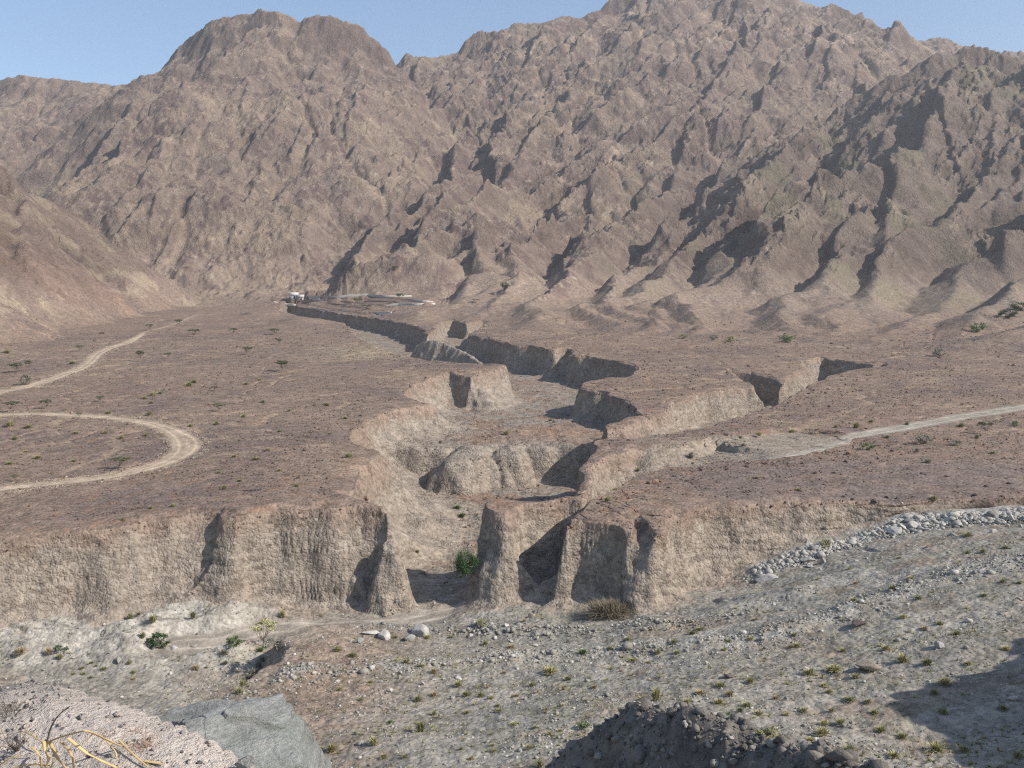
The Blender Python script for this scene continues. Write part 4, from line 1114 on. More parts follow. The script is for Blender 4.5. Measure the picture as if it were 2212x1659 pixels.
def stalks():
    root = put('dry_reeds', None, at_z(*z6(330, 1600), LEDGE), label='clump of broken yellow reed stalks lying on the pale foreground ledge', cat='dry reeds')
    inv = root.location
    L = [([(265, 1522), (330, 1486), (480, 1442), (535, 1442), (640, 1490), (720, 1527)], 12, 9, [.05, .12, .2, .2, .1, .04]), ([(410, 1482), (520, 1570), (600, 1612), (695, 1655)], 13, 10, [.14, .1, .06, .04]),
         ([(262, 1500), (272, 1560), (292, 1600), (272, 1662)], 11, 9, [.12, .09, .06, .02]), ([(300, 1505), (345, 1600), (400, 1662)], 12, 8, [.1, .06, .02]), ([(715, 1495), (790, 1570), (890, 1655)], 9, 6, [.05, .04, .02]),
         ([(868, 1618), (965, 1632)], 12, 12, [.02, .02]), ([(715, 1520), (750, 1462)], 6, 4, [.02, .06]), ([(150, 1437), (230, 1490), (268, 1512)], 6, 6, [.03, .03, .03]), ([(90, 1652), (200, 1640), (310, 1645)], 9, 7, [.02, .03, .02]),
         ([(190, 1535), (235, 1580), (250, 1662)], 8, 6, [.1, .08, .02]), ([(365, 1500), (430, 1580), (442, 1662)], 9, 6, [.12, .1, .03]), ([(0, 1640), (60, 1600), (130, 1585)], 8, 5, [.02, .05, .06]), ([(690, 1662), (760, 1622)], 5, 4, [.02, .04]),
         ([(500, 1520), (540, 1470), (560, 1445)], 5, 3, [.04, .07, .1]), ([(640, 1500), (690, 1560), (700, 1600)], 6, 4, [.06, .04, .02]), ([(300, 1662), (330, 1600), (340, 1560)], 7, 4, [.02, .05, .08]), ([(590, 1530), (620, 1480), (625, 1440)], 4, 2, [.02, .06, .1])]
    for pts, a, b, hs in L:
        P = [Vector(at_z(*z6(*p), LEDGE + h)) - inv for p, h in zip(pts, hs)]
        V_, F_ = tube(P, a * .0009 * .5 * 1.35, b * .0009 * .5 * 1.35, 6, .45)
        put('stalk', np_mesh('stalk', V_, F_, M_STRAW), (0, 0, 0), parent=root)
    P = [Vector(at_z(*z6(*p), LEDGE + h)) - inv for p, h in zip([(272, 1560), (300, 1430), (350, 1345), (415, 1292)], [.03, .12, .2, .3])]
    V_, F_ = tube(P, .004, .0016)
    put('twig', np_mesh('twig', V_, F_, M_TWIG), (0, 0, 0), label='thin dark twig', parent=root)
    for k, (X_, Y_, s) in enumerate([(870, 1590, .09), (660, 1520, .07), (790, 1500, .06), (60, 1380, .12), (100, 1560, .11)]):
        rs = np.random.RandomState(k + 3); Vs, Fs = [], []
        for i in range(26):
            a = rs.rand() * 6.28; l = s * rs.uniform(.5, 1.2); e = rs.uniform(.5, 1.3); d = np.array([math.cos(a) * math.cos(e), math.sin(a) * math.cos(e), math.sin(e)])
            v_, f_ = tube([np.zeros(3), d * l * .5 + rs.randn(3) * .006, d * l], .0016, .0006, 4); Fs.append(f_ + sum(len(q) for q in Vs)); Vs.append(v_)
        put('dry_tuft', np_mesh('dry_tuft', np.vstack(Vs), np.vstack(Fs), M_TWIG if k > 2 else flat_mat('rust_straw', (.30, .16, .08), .4, 20)), at_z(*z6(X_, Y_), LEDGE - .01), 1, 0,
            ['small rusty tuft right of the broken reed stalks', 'small rusty tuft in the middle of the broken reed stalks', 'thin rusty tuft behind the right end of the reed stalks', 'grey brittle twiggy tuft on the ledge left of the reeds', 'grey twiggy tuft at the bottom left of the ledge'][k], 'tuft')
stalks()
print('stones', round(time.time() - T00, 1))
# ------------------------------------------------------------------ plants
def leaf_mat(name, col, var=.6):
    m, t, b = new_mat(name)
    g = nd(t, 'ShaderNodeNewGeometry'); oi = nd(t, 'ShaderNodeObjectInfo')
    f = math_n(t, 'ADD', math_n(t, 'MULTIPLY', g.outputs['Random Per Island'], var), math_n(t, 'ADD', math_n(t, 'MULTIPLY', oi.outputs['Random'], .35), 1 - var / 2 - .17))
    vm = nd(t, 'ShaderNodeVectorMath', operation='SCALE'); vm.inputs[0].default_value = col; t.links.new(f, vm.inputs['Scale'])
    t.links.new(vm.outputs[0], b.inputs['Base Color'])
    return m
ML = {'brush': leaf_mat('brush_leaf', (.20, .165, .11)), 'acacia': leaf_mat('acacia_leaf', (.115, .13, .062)), 'acacia_dry': leaf_mat('pale_acacia_leaf', (.36, .34, .16)), 'green': leaf_mat('green_leaf', (.045, .085, .03)), 'bush': leaf_mat('bush_leaf', (.13, .18, .065)),
      'yellow': leaf_mat('yellow_leaf', (.37, .335, .165)), 'olive': leaf_mat('olive_leaf', (.27, .26, .125)), 'dry': leaf_mat('dry_leaf', (.40, .31, .18)), 'grey': leaf_mat('grey_leaf', (.25, .235, .18)), 'bark': flat_mat('bark', (.20, .155, .115), .5, 5)}
def quads(C_, size, rs, up=.35, asp=1.0):
    """a small face at every point, turned at random"""
    n = len(C_)
    N_ = rs.randn(n, 3); N_[:, 2] = np.abs(N_[:, 2]) + up; N_ /= np.linalg.norm(N_, axis=1)[:, None]
    T_ = np.cross(N_, rs.randn(n, 3)); T_ /= np.linalg.norm(T_, axis=1)[:, None] + 1e-9
    B_ = np.cross(N_, T_); s = (size * rs.uniform(.6, 1.3, n))[:, None]
    V_ = np.stack([C_ - T_ * s * asp, C_ - B_ * s * .7, C_ + T_ * s * asp, C_ + B_ * s * .7], 1).reshape(-1, 3)
    return V_, np.arange(4 * n).reshape(n, 4)
def clumps(rs, n, rad, center, k, spread):
    c = rs.randn(k, 3); c /= np.linalg.norm(c, axis=1)[:, None]; c *= rs.uniform(.35, 1, k)[:, None] ** .6
    c = c * np.array(rad) + np.array(center)
    i = rs.randint(k, size=n)
    return c[i] + rs.randn(n, 3) * spread * rs.uniform(.5, 1.2, k)[i][:, None] * (np.array(rad) / max(rad)), c
def acacia_proto(seed, leaf, lean=0.0, n=1500):
    """umbrella crown 1 m wide, about .62 m tall overall (scaled when planted)"""
    rs = np.random.RandomState(seed)
    P, c = clumps(rs, n, (.46, .46, .10), (lean, 0, .50), 30, .055)
    P = P[P[:, 2] > .3]
    V_, F_ = quads(P, .024, rs, .9)
    crown = np_mesh('crown', V_, F_, ML[leaf], smooth=False)
    Vs, Fs = [], []
    def addt(pts, a, b):
        v_, f_ = tube(pts, a, b, 5); Fs.append(f_ + sum(len(q) for q in Vs)); Vs.append(v_)
    fork = np.array([lean * .3, 0, .16])
    addt([(0, 0, -.03), fork * .5, fork], .018, .014)
    for k in rs.choice(len(c), 13, replace=False):
        e = c[k] - np.array([0, 0, .02]); mid = fork + (e - fork) * .55 + np.array([0, 0, -.02]) + rs.randn(3) * .02
        addt([fork, mid, e], .009, .003)
    return np_mesh('trunk', np.vstack(Vs), np.vstack(Fs), ML['bark']), crown
def bush_proto(seed, leaf, n=900, size=.035, k=22, squash=.62, stems=0):
    """rounded shrub 1 m wide"""
    rs = np.random.RandomState(seed)
    P, c = clumps(rs, n, (.42, .42, squash * .42), (0, 0, squash * .40), k, .075)
    P[:, 2] = np.abs(P[:, 2])
    V_, F_ = quads(P, size, rs, .3)
    fol = np_mesh('foliage', V_, F_, ML[leaf], smooth=False)
    Vs, Fs = [], []
    for q in c[:12]:
        v_, f_ = tube([(0, 0, -.03), q * np.array([.4, .4, .55]), q], .014, .004, 4); Fs.append(f_ + sum(len(z) for z in Vs)); Vs.append(v_)
    return fol, np_mesh('stems', np.vstack(Vs), np.vstack(Fs), ML['bark'])
def tuft_proto(seed, leaf, n=170, squash=.62, thin=1.0):
    """bunch of wiry stems 1 m wide"""
    rs = np.random.RandomState(seed)
    a = rs.rand(n) * 6.283; e = rs.uniform(.25, 1.5, n); l = rs.uniform(.3, .56, n)
    D_ = np.c_[np.cos(a) * np.cos(e), np.sin(a) * np.cos(e), np.sin(e) * squash * 1.6]
    B0 = rs.randn(n, 3) * (.07 if thin == 1 else .12); B0[:, 2] = -.02
    S_ = np.c_[-np.sin(a), np.cos(a), np.zeros(n)] * rs.uniform(.012, .028, n)[:, None] * thin
    E_ = B0 + D_ * l[:, None]; M_ = B0 + D_ * l[:, None] * .55 + [0, 0, .05]
    V_ = np.stack([B0 - S_ * .5, B0 + S_ * .5, M_ + S_, M_ - S_, E_ + S_ * .25, E_ - S_ * .25], 1).reshape(-1, 3)
    i = np.arange(n)[:, None] * 6
    F_ = np.vstack([i + [0, 1, 2, 3], i + [3, 2, 4, 5]])
    return np_mesh('tuft', V_, F_, ML[leaf], smooth=False)
AC = [acacia_proto(s, 'acacia', l) for s, l in ((1, 0), (2, .06), (3, -.05), (4, .02))] + [acacia_proto(9, 'acacia_dry', .03, 1100)]
BU = {k: [bush_proto(s, k) for s in (11, 12)] for k in ('green', 'bush', 'olive', 'grey', 'dry')}
TU = {k: [tuft_proto(s, k) for s in (21, 22, 23)] for k in ('yellow', 'olive', 'dry', 'bush', 'grey')}
TU['brush'] = [tuft_proto(29, 'brush', 1600, .5, .22)] * 3
RSP = np.random.RandomState(8)
def acacia(u, v, wpx, hpx, label, kind=None, name='acacia_tree'):
    p = hit(u, v)
    k = p[1] / FPX
    w, h = wpx * k, hpx * k
    tr, cr = AC[RSP.randint(4) if kind is None else kind]
    r = put(name, None, (p[0], p[1], p[2]), (w, w, h / .60), RSP.rand() * 6.28, label, 'tree', 'acacias on the left terrace' if kind != 4 else None)
    put('trunk', tr, (0, 0, 0), parent=r); put('crown', cr, (0, 0, 0), parent=r)
    return r
def bush(u, v, wpx, hpx, kind, label, group=None):
    p = hit(u, v)
    if p is None: return
    k = p[1] / FPX
    w, h = wpx * k, max(hpx * k, .35 * wpx * k)
    fo, st = BU[kind][RSP.randint(2)]
    r = put('bush', None, p, (w, w, h / .62), RSP.rand() * 6.28, label, 'bush', group)
    put('foliage', fo, (0, 0, 0), parent=r); put('stem', st, (0, 0, 0), parent=r)
def tuft(u, v, wpx, hpx, kind, label, group):
    p = hit(u, v)
    if p is None: return
    k = p[1] / FPX
    w, h = wpx * k * 1.15, max(hpx * k * 1.1, .4 * wpx * k)
    put('shrub', TU[kind][RSP.randint(3)], p, (w, w, h / .62), RSP.rand() * 6.28, label, 'shrub', group)
def t3(X_, Y_): return (.2486 * X_, 691.2 + .2486 * Y_)
q3 = .2486
for X_, Y_, w_, h_, lb in [
    (1035, 1300, 195, 112, 'flat-topped acacia with a forked pale trunk inside the dirt road bend'),
    (145, 455, 155, 82, 'broad flat acacia above the upper dirt road, beside a darker bush'),
    (240, 445, 85, 95, 'taller thin acacia between the broad flat one and the dark bush'),
    (90, 800, 145, 95, 'acacia by the left edge, just above the bend road'),
    (405, 775, 125, 85, 'second acacia above the bend road, right of the one by the edge'),
    (690, 852, 52, 50, 'tiny acacia touching the upper arm of the bend road'),
    (1300, 97, 82, 62, 'acacia where the upper dirt road narrows to a faint trail'),
    (1555, 47, 90, 52, 'farthest acacia along the faint upper trail'),
    (1680, 148, 105, 72, 'acacia just right of and below the faint trail'),
    (2030, 124, 92, 56, 'small acacia in the open upper terrace, right of the trail tree'),
    (1220, 357, 95, 90, 'sparse greyish acacia right of the upper dirt road'),
    (1460, 333, 80, 50, 'low acacia to the right of the sparse greyish one'),
    (690, 272, 82, 52, 'lone acacia on the slope left of the upper dirt road'),
    (2145, 300, 112, 68, 'leaning acacia casting a long shadow on the upper terrace'),
    (1865, 617, 84, 42, 'low flat acacia in the middle of the stony terrace'),
    (870, 708, 95, 50, 'low yellowish acacia between the two dirt roads'),
    (1910, 795, 130, 72, 'wide faint acacia on the middle terrace above the road bend'),
    (135, 1402, 75, 54, 'small acacia near the left edge beside the lower arm of the road')]:
    acacia(*t3(X_, Y_), w_ * q3, h_ * q3, lb)
bush(*t3(220, 562), 112 * q3, 112 * q3, 'grey', 'dark bushy shrub at the roadside below the broad flat acacia')
acacia(*z3(1715, 710), 112 * .3551, 66 * .3551, 'widest green acacia far across the terrace, near the gorge rim')
acacia(*z3(1670, 486), 92 * .3551, 36 * .3551, 'flat far acacia above the widest green one')
acacia(*z3(1702, 552), 44 * .3551, 40 * .3551, 'small far acacia between the flat one and the widest green one')
def f8(X_, Y_): return (510.6 + .2308 * X_, 597 + .2308 * Y_)
acacia(*f8(1135, 275), 115 * .2308, 74 * .2308, 'round green tree in the middle of the terraced farm plots')
acacia(*f8(1215, 316), 104 * .2308, 50 * .2308, 'low grey-green tree in front of the farm tree')
acacia(*f8(1530, 240), 98 * .2308, 80 * .2308, 'umbrella tree standing at the upper farm wall')
acacia(*z4(415, 102), 50 * .3551, 34 * .3551, 'lone tree on the bare slope above the farm')
acacia(*z4(905, 292), 50 * .3551, 22 * .3551, 'low tree on the pale slope right of the farm')
bush(*z4(1080, 214), 56 * .3551, 58 * .3551, 'green', 'dark tree in the hollow at the foot of the mountain')
# the green tree at the mouth of the gorge
def green_tree():
    p = hit(*z7(828, 520)); k = p[1] / FPX
    rs = np.random.RandomState(31)
    r = put('green_tree', None, p, 1.0, 0, 'dense dark green tree under the butte at the gorge mouth', 'tree')
    W, H = 148 * q_ * k, 185 * q_ * k
    P, c = clumps(rs, 7000, (W * .46, W * .42, H * .44), (0, 0, H * .52), 34, .42)
    V_, F_ = quads(P, .085, rs, .35)
    put('crown', np_mesh('crown', V_, F_, ML['green'], smooth=False), (0, 0, 0), parent=r)
    Vs, Fs = [], []
    for q in [None] + list(c[:14]):
        v_, f_ = tube([(0, 0, -.2), (.05, 0, .5), (0, .05, 1.2)], .16, .11, 7) if q is None else tube([(0, .05, 1.0), q * .5 + [0, 0, .5], q], .07, .02, 5)
        Fs.append(f_ + sum(len(z) for z in Vs)); Vs.append(v_)
    put('trunk', np_mesh('trunk', np.vstack(Vs), np.vstack(Fs), ML['bark']), (0, 0, 0), parent=r)
green_tree()
acacia(*z6(1578, 935), 180 * q_, 165 * q_, 'pale yellow-green umbrella acacia at the edge of the wadi track', 4)
bush(*z6(955, 940), 155 * q_, 110 * q_, 'green', 'dense round dark green bush below the pale rock outcrop')
bush(*z6(1395, 925), 135 * q_, 60 * q_, 'bush', 'low green bush on the gravel left of the pale acacia')
bush(*z6(1650, 940), 190 * q_, 64 * q_, 'grey', 'low grey-green bush spreading under the pale acacia')
bush(*z6(350, 960), 66 * q_, 44 * q_, 'green', 'small dark green bush at the foot of the pale outcrop')
bush(*z6(397, 955), 34 * q_, 30 * q_, 'green', 'tiny dark green bush right beside the small dark green one')
tuft(*z7(1690, 735), 300 * q_, 120 * q_, 'brush', 'wide dry twiggy bush at the foot of the right promontory', None)
bush(*z7(925, 808), 88 * q_, 48 * q_, 'olive', 'olive green bush on the gravel in front of the gorge mouth')
bush(*z8(980, 340), 84 * q_, 62 * q_, 'olive', 'green bush tucked between the bank rubble and the right cliff')
bush(*z5(1265, 1185), 94 * .3551, 46 * .3551, 'bush', 'green flat bush beside the grey ramp road on the right terrace')
bush(*z5(1605, 1150), 112 * .3551, 66 * .3551, 'grey', 'large grey dry bush below the grey ramp road')
bush(*z5(1790, 1160), 84 * .3551, 40 * .3551, 'grey', 'low grey-green bush right of the large dry bush')
acacia(*z5(1978, 1092), 92 * .3551, 78 * .3551, 'thin small tree right of the low grey-green bush', 2)
bush(*z5(2155, 1045), 54 * .3551, 40 * .3551, 'bush', 'small green bush at the right edge just under the ramp road')
bush(*z5(770, 535), 96 * .3551, 56 * .3551, 'bush', 'green bush at the foot of the right mountain, left of the dark rocks')
bush(*z5(1930, 470), 110 * .3551, 66 * .3551, 'bush', 'bright green bush at the mouth of the right ravine')
bush(*z5(1700, 618), 96 * .3551, 54 * .3551, 'grey', 'grey-green bush left of the pale rock outcrop at right')
bush(*z5(2110, 385), 120 * .3551, 60 * .3551, 'green', 'dark green thicket on the shaded slope at the right edge')
bush(*z5(2190, 340), 120 * .3551, 60 * .3551, 'green', 'highest dark green bush on the slope at the right edge')
bush(*z5(420, 530), 70 * .3551, 40 * .3551, 'olive', 'olive bush at the mountain foot above the right gorge')
bush(*z5(325, 520), 50 * .3551, 40 * .3551, 'grey', 'grey bush at the mountain foot, left of the olive one')
bush(*z5(140, 508), 56 * .3551, 30 * .3551, 'olive', 'small bush on the far terrace near the mountain foot')
G1 = 'green shrubs on the pale rock ledge'
for X_, Y_, w_, h_, lb in [(780, 768, 54, 48, 'shrub at the left end of the pale ledge top'), (830, 744, 38, 28, 'smallest shrub on top of the pale ledge'), (915, 784, 74, 58, 'largest olive shrub on the pale ledge'),
                           (1156, 758, 54, 50, 'olive shrub alone at the right of the pale ledge'), (855, 878, 48, 48, 'olive shrub just above the round green bush')]:
    tuft(*z6(X_, Y_), w_ * q_, h_ * q_, 'olive', lb, G1)
tuft(*z6(1690, 757), 56 * q_, 56 * q_, 'yellow', 'yellow shrub at the foot of the left cliff beside the track', None)
LEFT = 'shrubs on the left wadi flat'
for X_, Y_, w_, h_, k_ in [(125, 970, 90, 44, 'dry'), (290, 972, 66, 44, 'dry'), (357, 1004, 56, 40, 'olive'), (100, 990, 40, 25, 'dry'), (500, 1100, 38, 22, 'olive'), (545, 1120, 34, 20, 'olive'), (490, 1065, 34, 18, 'olive'), (550, 1032, 34, 18, 'olive'), (620, 1070, 54, 22, 'olive'),
                           (800, 1092, 40, 28, 'olive'), (775, 1036, 36, 32, 'yellow'), (1170, 1064, 56, 32, 'dry'), (1350, 1036, 44, 28, 'grey'), (800, 1130, 40, 20, 'dry'), (1235, 1060, 30, 14, 'olive'), (1340, 975, 80, 36, 'grey'), (575, 1050, 26, 14, 'olive'), (440, 1100, 34, 18, 'olive')]:
    tuft(*z6(X_, Y_), w_ * q_, h_ * q_, k_, 'small %s shrub on the flat gravel of the left wadi bed' % {'dry': 'dry brown', 'olive': 'olive', 'yellow': 'yellow', 'grey': 'grey-green'}[k_], LEFT)
for X_, Y_, w_, h_, k_ in [(1455, 1165, 70, 50, 'olive'), (1430, 1212, 70, 44, 'olive'), (1520, 1105, 90, 60, 'grey'), (1490, 1130, 70, 50, 'grey'), (1550, 1060, 60, 60, 'grey'), (1560, 960, 60, 34, 'bush'), (1570, 1020, 50, 44, 'grey')]:
    tuft(*z6(X_, Y_), w_ * q_, h_ * q_, k_, 'tangled shrub on the shaded scarp of the gravel bench', 'shrubs on the scarp of the bench')
MID = 'yellow-green shrubs on the middle wadi slope'
for X_, Y_, w_, h_, k_ in [(280, 1520, 84, 68, 'yellow'), (560, 1440, 86, 80, 'olive'), (545, 1262, 64, 54, 'olive'), (785, 1172, 64, 52, 'yellow'), (835, 1228, 74, 42, 'olive'), (920, 1234, 64, 44, 'olive'), (640, 1092, 54, 40, 'dry'), (30, 1560, 90, 66, 'yellow'), (945, 922, 44, 34, 'olive'), (1330, 1090, 116, 52, 'yellow'),
                           (1530, 975, 76, 38, 'bush'), (1690, 950, 54, 28, 'olive'), (1890, 1258, 76, 38, 'yellow'), (1980, 975, 50, 46, 'yellow'), (1800, 896, 60, 30, 'olive'), (465, 1602, 44, 38, 'olive'), (1210, 1542, 60, 32, 'yellow'), (1330, 1460, 50, 26, 'yellow'), (990, 1528, 40, 24, 'yellow'),
                           (1115, 1402, 50, 24, 'yellow'), (840, 1330, 46, 26, 'yellow'), (1030, 1322, 50, 26, 'yellow'), (1020, 1292, 44, 24, 'olive'), (340, 1605, 60, 44, 'yellow'), (980, 1245, 50, 24, 'olive'), (1135, 1232, 46, 22, 'dry'), (75, 1195, 50, 30, 'yellow'), (260, 1150, 40, 24, 'yellow'), (600, 880, 60, 24, 'yellow'),
                           (745, 876, 36, 20, 'yellow'), (410, 880, 40, 22, 'yellow'), (560, 1052, 60, 22, 'olive'), (470, 1030, 60, 30, 'olive'), (60, 960, 60, 40, 'yellow'), (150, 990, 60, 30, 'olive'), (340, 840, 40, 20, 'yellow'), (1440, 1130, 50, 30, 'yellow'), (1225, 1170, 50, 34, 'olive'), (640, 1230, 60, 40, 'dry'), (200, 1255, 40, 26, 'yellow'),
                           (1245, 1420, 44, 24, 'yellow'), (1395, 1440, 40, 20, 'yellow'), (1000, 1560, 46, 22, 'yellow'), (640, 1340, 46, 34, 'olive'), (375, 1390, 40, 26, 'bush'), (800, 1550, 44, 20, 'olive'), (860, 1610, 50, 30, 'dry'), (1060, 1090, 40, 16, 'dry'), (1100, 940, 60, 24, 'dry'), (1830, 1020, 70, 28, 'yellow'), (1920, 1035, 50, 26, 'yellow'), (1600, 1180, 50, 24, 'dry'), (1450, 1130, 36, 20, 'olive')]:
    tuft(*z7(X_, Y_), w_ * q_, h_ * q_, k_, '%s shrub on the stony slope of the wadi' % {'dry': 'dry brown', 'olive': 'olive', 'yellow': 'yellow-green', 'grey': 'grey', 'bush': 'green'}[k_], MID)
tuft(*z7(1970, 1250), 92 * q_, 96 * q_, 'yellow', 'tallest yellow shrub above the shadowed spur', None)
tuft(*z7(1270, 1652), 64 * q_, 66 * q_, 'yellow', 'yellow-green shrub at the foot of the shadowed spur', None)
bush(*z7(1535, 1420), 84 * q_, 50 * q_, 'bush', 'dark green shrub on the rim of the shadowed spur')
bush(*z8(660, 1490), 190 * q_, 74 * q_, 'olive', 'wide bright green bush behind the spur crest')
bush(*z8(395, 1372), 94 * q_, 58 * q_, 'bush', 'round green bush above the pale block on the spur')
RIGHT = 'yellow-green shrubs on the right gravel bank'
for X_, Y_, w_, h_, k_ in [(1080, 1396, 76, 46, 'yellow'), (970, 1460, 110, 54, 'yellow'), (1040, 1078, 130, 36, 'yellow'), (890, 1100, 104, 44, 'yellow'), (1450, 1028, 104, 74, 'yellow'), (1170, 1118, 64, 36, 'yellow'), (1350, 950, 76, 32, 'yellow'), (1095, 960, 54, 28, 'yellow'), (820, 932, 64, 32, 'yellow'), (1775, 862, 64, 32, 'olive'),
                           (1670, 800, 54, 28, 'olive'), (415, 1226, 74, 42, 'yellow'), (360, 1176, 84, 44, 'olive'), (540, 1146, 64, 42, 'yellow'), (520, 1290, 74, 36, 'olive'), (590, 1342, 84, 36, 'yellow'), (860, 1322, 64, 34, 'yellow'), (1025, 1322, 54, 32, 'yellow'), (755, 1346, 50, 30, 'yellow'), (980, 1172, 64, 32, 'yellow'), (1010, 1210, 54, 30, 'yellow'),
                           (1130, 1256, 94, 34, 'olive'), (1650, 1556, 134, 62, 'yellow'), (1820, 1560, 94, 50, 'yellow'), (2140, 1596, 94, 54, 'yellow'), (1690, 1330, 90, 40, 'olive'), (2050, 1310, 80, 40, 'olive'), (1640, 1215, 80, 36, 'olive'), (1320, 1440, 80, 40, 'olive'), (1450, 1480, 90, 40, 'olive'), (945, 542, 46, 34, 'yellow'), (1130, 480, 46, 34, 'yellow'),
                           (1840, 276, 66, 42, 'olive'), (1930, 366, 50, 26, 'olive'), (1840, 376, 50, 28, 'olive'), (2065, 344, 56, 22, 'olive'), (1430, 408, 44, 22, 'yellow'), (1500, 530, 56, 26, 'yellow'), (1390, 588, 66, 28, 'olive'), (1545, 648, 56, 28, 'olive'), (1940, 630, 54, 24, 'olive'), (1170, 560, 50, 26, 'dry'), (1160, 660, 60, 26, 'yellow'),
                           (1455, 760, 64, 30, 'yellow'), (570, 775, 46, 22, 'yellow'), (240, 838, 70, 32, 'yellow'), (190, 862, 60, 36, 'olive'), (80, 915, 60, 40, 'olive'), (100, 975, 60, 28, 'yellow'), (540, 890, 56, 24, 'yellow'), (800, 870, 50, 28, 'olive'), (410, 905, 50, 22, 'olive'), (780, 940, 50, 24, 'dry'), (350, 1275, 80, 40, 'yellow'),
                           (160, 1270, 70, 34, 'yellow'), (240, 1215, 90, 34, 'dry'), (480, 1320, 60, 30, 'olive'), (690, 1245, 50, 26, 'dry'), (1700, 1160, 110, 60, 'yellow'), (1600, 1040, 90, 50, 'olive'), (1280, 1335, 70, 36, 'olive'), (1840, 1040, 60, 26, 'yellow'), (2070, 950, 70, 28, 'yellow'), (2050, 545, 50, 22, 'olive'), (2150, 555, 50, 24, 'olive'), (1580, 830, 60, 24, 'dry'),
                           (980, 1400, 70, 36, 'yellow'), (900, 1500, 80, 34, 'yellow'), (1130, 1560, 110, 44, 'olive'), (1400, 1590, 100, 36, 'yellow'), (1240, 1268, 60, 30, 'olive')]:
    tuft(*z8(X_, Y_), w_ * q_, h_ * q_, k_, '%s shrub on the grey gravel of the right bank' % {'dry': 'dry brown', 'olive': 'olive', 'yellow': 'yellow-green'}[k_], RIGHT)
for X_, Y_, w_, h_, k_ in [(600, 1102, 46, 32, 'yellow'), (805, 1092, 58, 42, 'yellow'), (485, 1118, 34, 22, 'olive'), (1065, 1055, 36, 26, 'olive'), (505, 1172, 44, 32, 'grey'), (185, 1238, 50, 48, 'grey'), (1560, 1196, 44, 28, 'grey'), (1830, 1046, 60, 28, 'olive'), (1925, 1118, 40, 34, 'olive'), (840, 1436, 44, 22, 'olive'), (940, 1332, 40, 18, 'dry'),
                           (585, 1362, 50, 18, 'dry'), (1665, 1494, 66, 38, 'yellow'), (1190, 1052, 66, 40, 'olive'), (1625, 1266, 60, 30, 'grey'), (2020, 1210, 50, 20, 'olive'), (1380, 1115, 40, 22, 'olive'), (960, 1075, 40, 26, 'yellow'), (1500, 1035, 44, 24, 'olive'), (1280, 1020, 40, 20, 'olive')]:
    tuft(*z5(X_, Y_), w_ * .3551, h_ * .3551, k_, 'small shrub on the stony top of the right terrace', 'shrubs on the right terrace')
for X_, Y_, w_, h_, k_, lb in [(135, 1232, 50, 32, 'olive', 'green tuft on the terrace tongue above the left gorge wall'), (1890, 1316, 38, 28, 'olive', 'green tuft on the cut slope beside the ramp'), (1090, 1096, 54, 38, 'yellow', 'green tuft on top of the rock step inside the gorge'), (790, 1546, 66, 28, 'bush', 'green bush on the gorge floor behind the butte'),
                               (820, 1596, 64, 32, 'bush', 'green bush nearest the butte on the gorge floor'), (1355, 1012, 40, 18, 'olive', 'small tuft on the reddish mound in the gorge'), (1750, 1452, 66, 42, 'olive', 'shrub on the crumbling rim above the ramp'), (1700, 1500, 50, 34, 'olive', 'second shrub on the crumbling rim above the ramp'), (540 * 1.016 - 0, 1596 + 850, 10, 10, 'olive', None)]:
    if lb: tuft(*z4(X_, Y_), w_ * .3551, h_ * .3551, k_, lb, None)
tuft(*z7(540, 372), 40 * q_, 28 * q_, 'olive', 'lone tuft at the foot of the left gorge wall', None)
LT = 'yellow-green tufts on the left terrace'
for X_, Y_, w_, h_ in [(745, 1625, 50, 34), (920, 1550, 50, 32), (1055, 1535, 50, 32), (1365, 1428, 46, 36), (1805, 1412, 38, 22), (1320, 1036, 38, 36), (1160, 1048, 38, 26), (910, 976, 44, 36), (660, 968, 44, 26), (740, 1120, 42, 32), (890, 1104, 34, 26), (60, 1044, 74, 42), (90, 1126, 42, 32), (175, 1052, 64, 22), (1630, 1192, 42, 22),
                       (1425, 1232, 36, 20), (1570, 1248, 40, 24), (1700, 1318, 44, 24), (2120, 1232, 54, 34), (2005, 1098, 34, 24), (1980, 916, 40, 20), (1760, 952, 34, 18), (1480, 988, 44, 22), (1600, 900, 36, 20), (930, 858, 50, 30), (975, 848, 40, 24), (1150, 800, 60, 34), (1180, 780, 50, 28), (880, 880, 40, 30), (920, 905, 40, 20), (640, 1090, 40, 26), (460, 1090, 50, 22),
                       (1460, 1380, 44, 20), (1720, 1500, 36, 20), (1545, 1250, 40, 24), (1990, 920, 44, 24), (2100, 1000, 40, 20), (1580, 765, 36, 18), (1500, 790, 40, 18), (60, 1275, 60, 20), (230, 1240, 60, 26), (450, 1260, 44, 18), (160, 1200, 40, 16), (40, 600, 60, 26), (440, 665, 60, 24), (620, 480, 44, 14), (1700, 1080, 40, 18), (1330, 1330, 40, 18)]:
    tuft(*z3(X_, Y_), w_ * .3551, h_ * .3551, 'yellow' if RSP.rand() < .4 else 'olive', 'yellow-green tuft on the purple-brown stones of the left terrace', LT)
print('plants', round(time.time() - T00, 1))

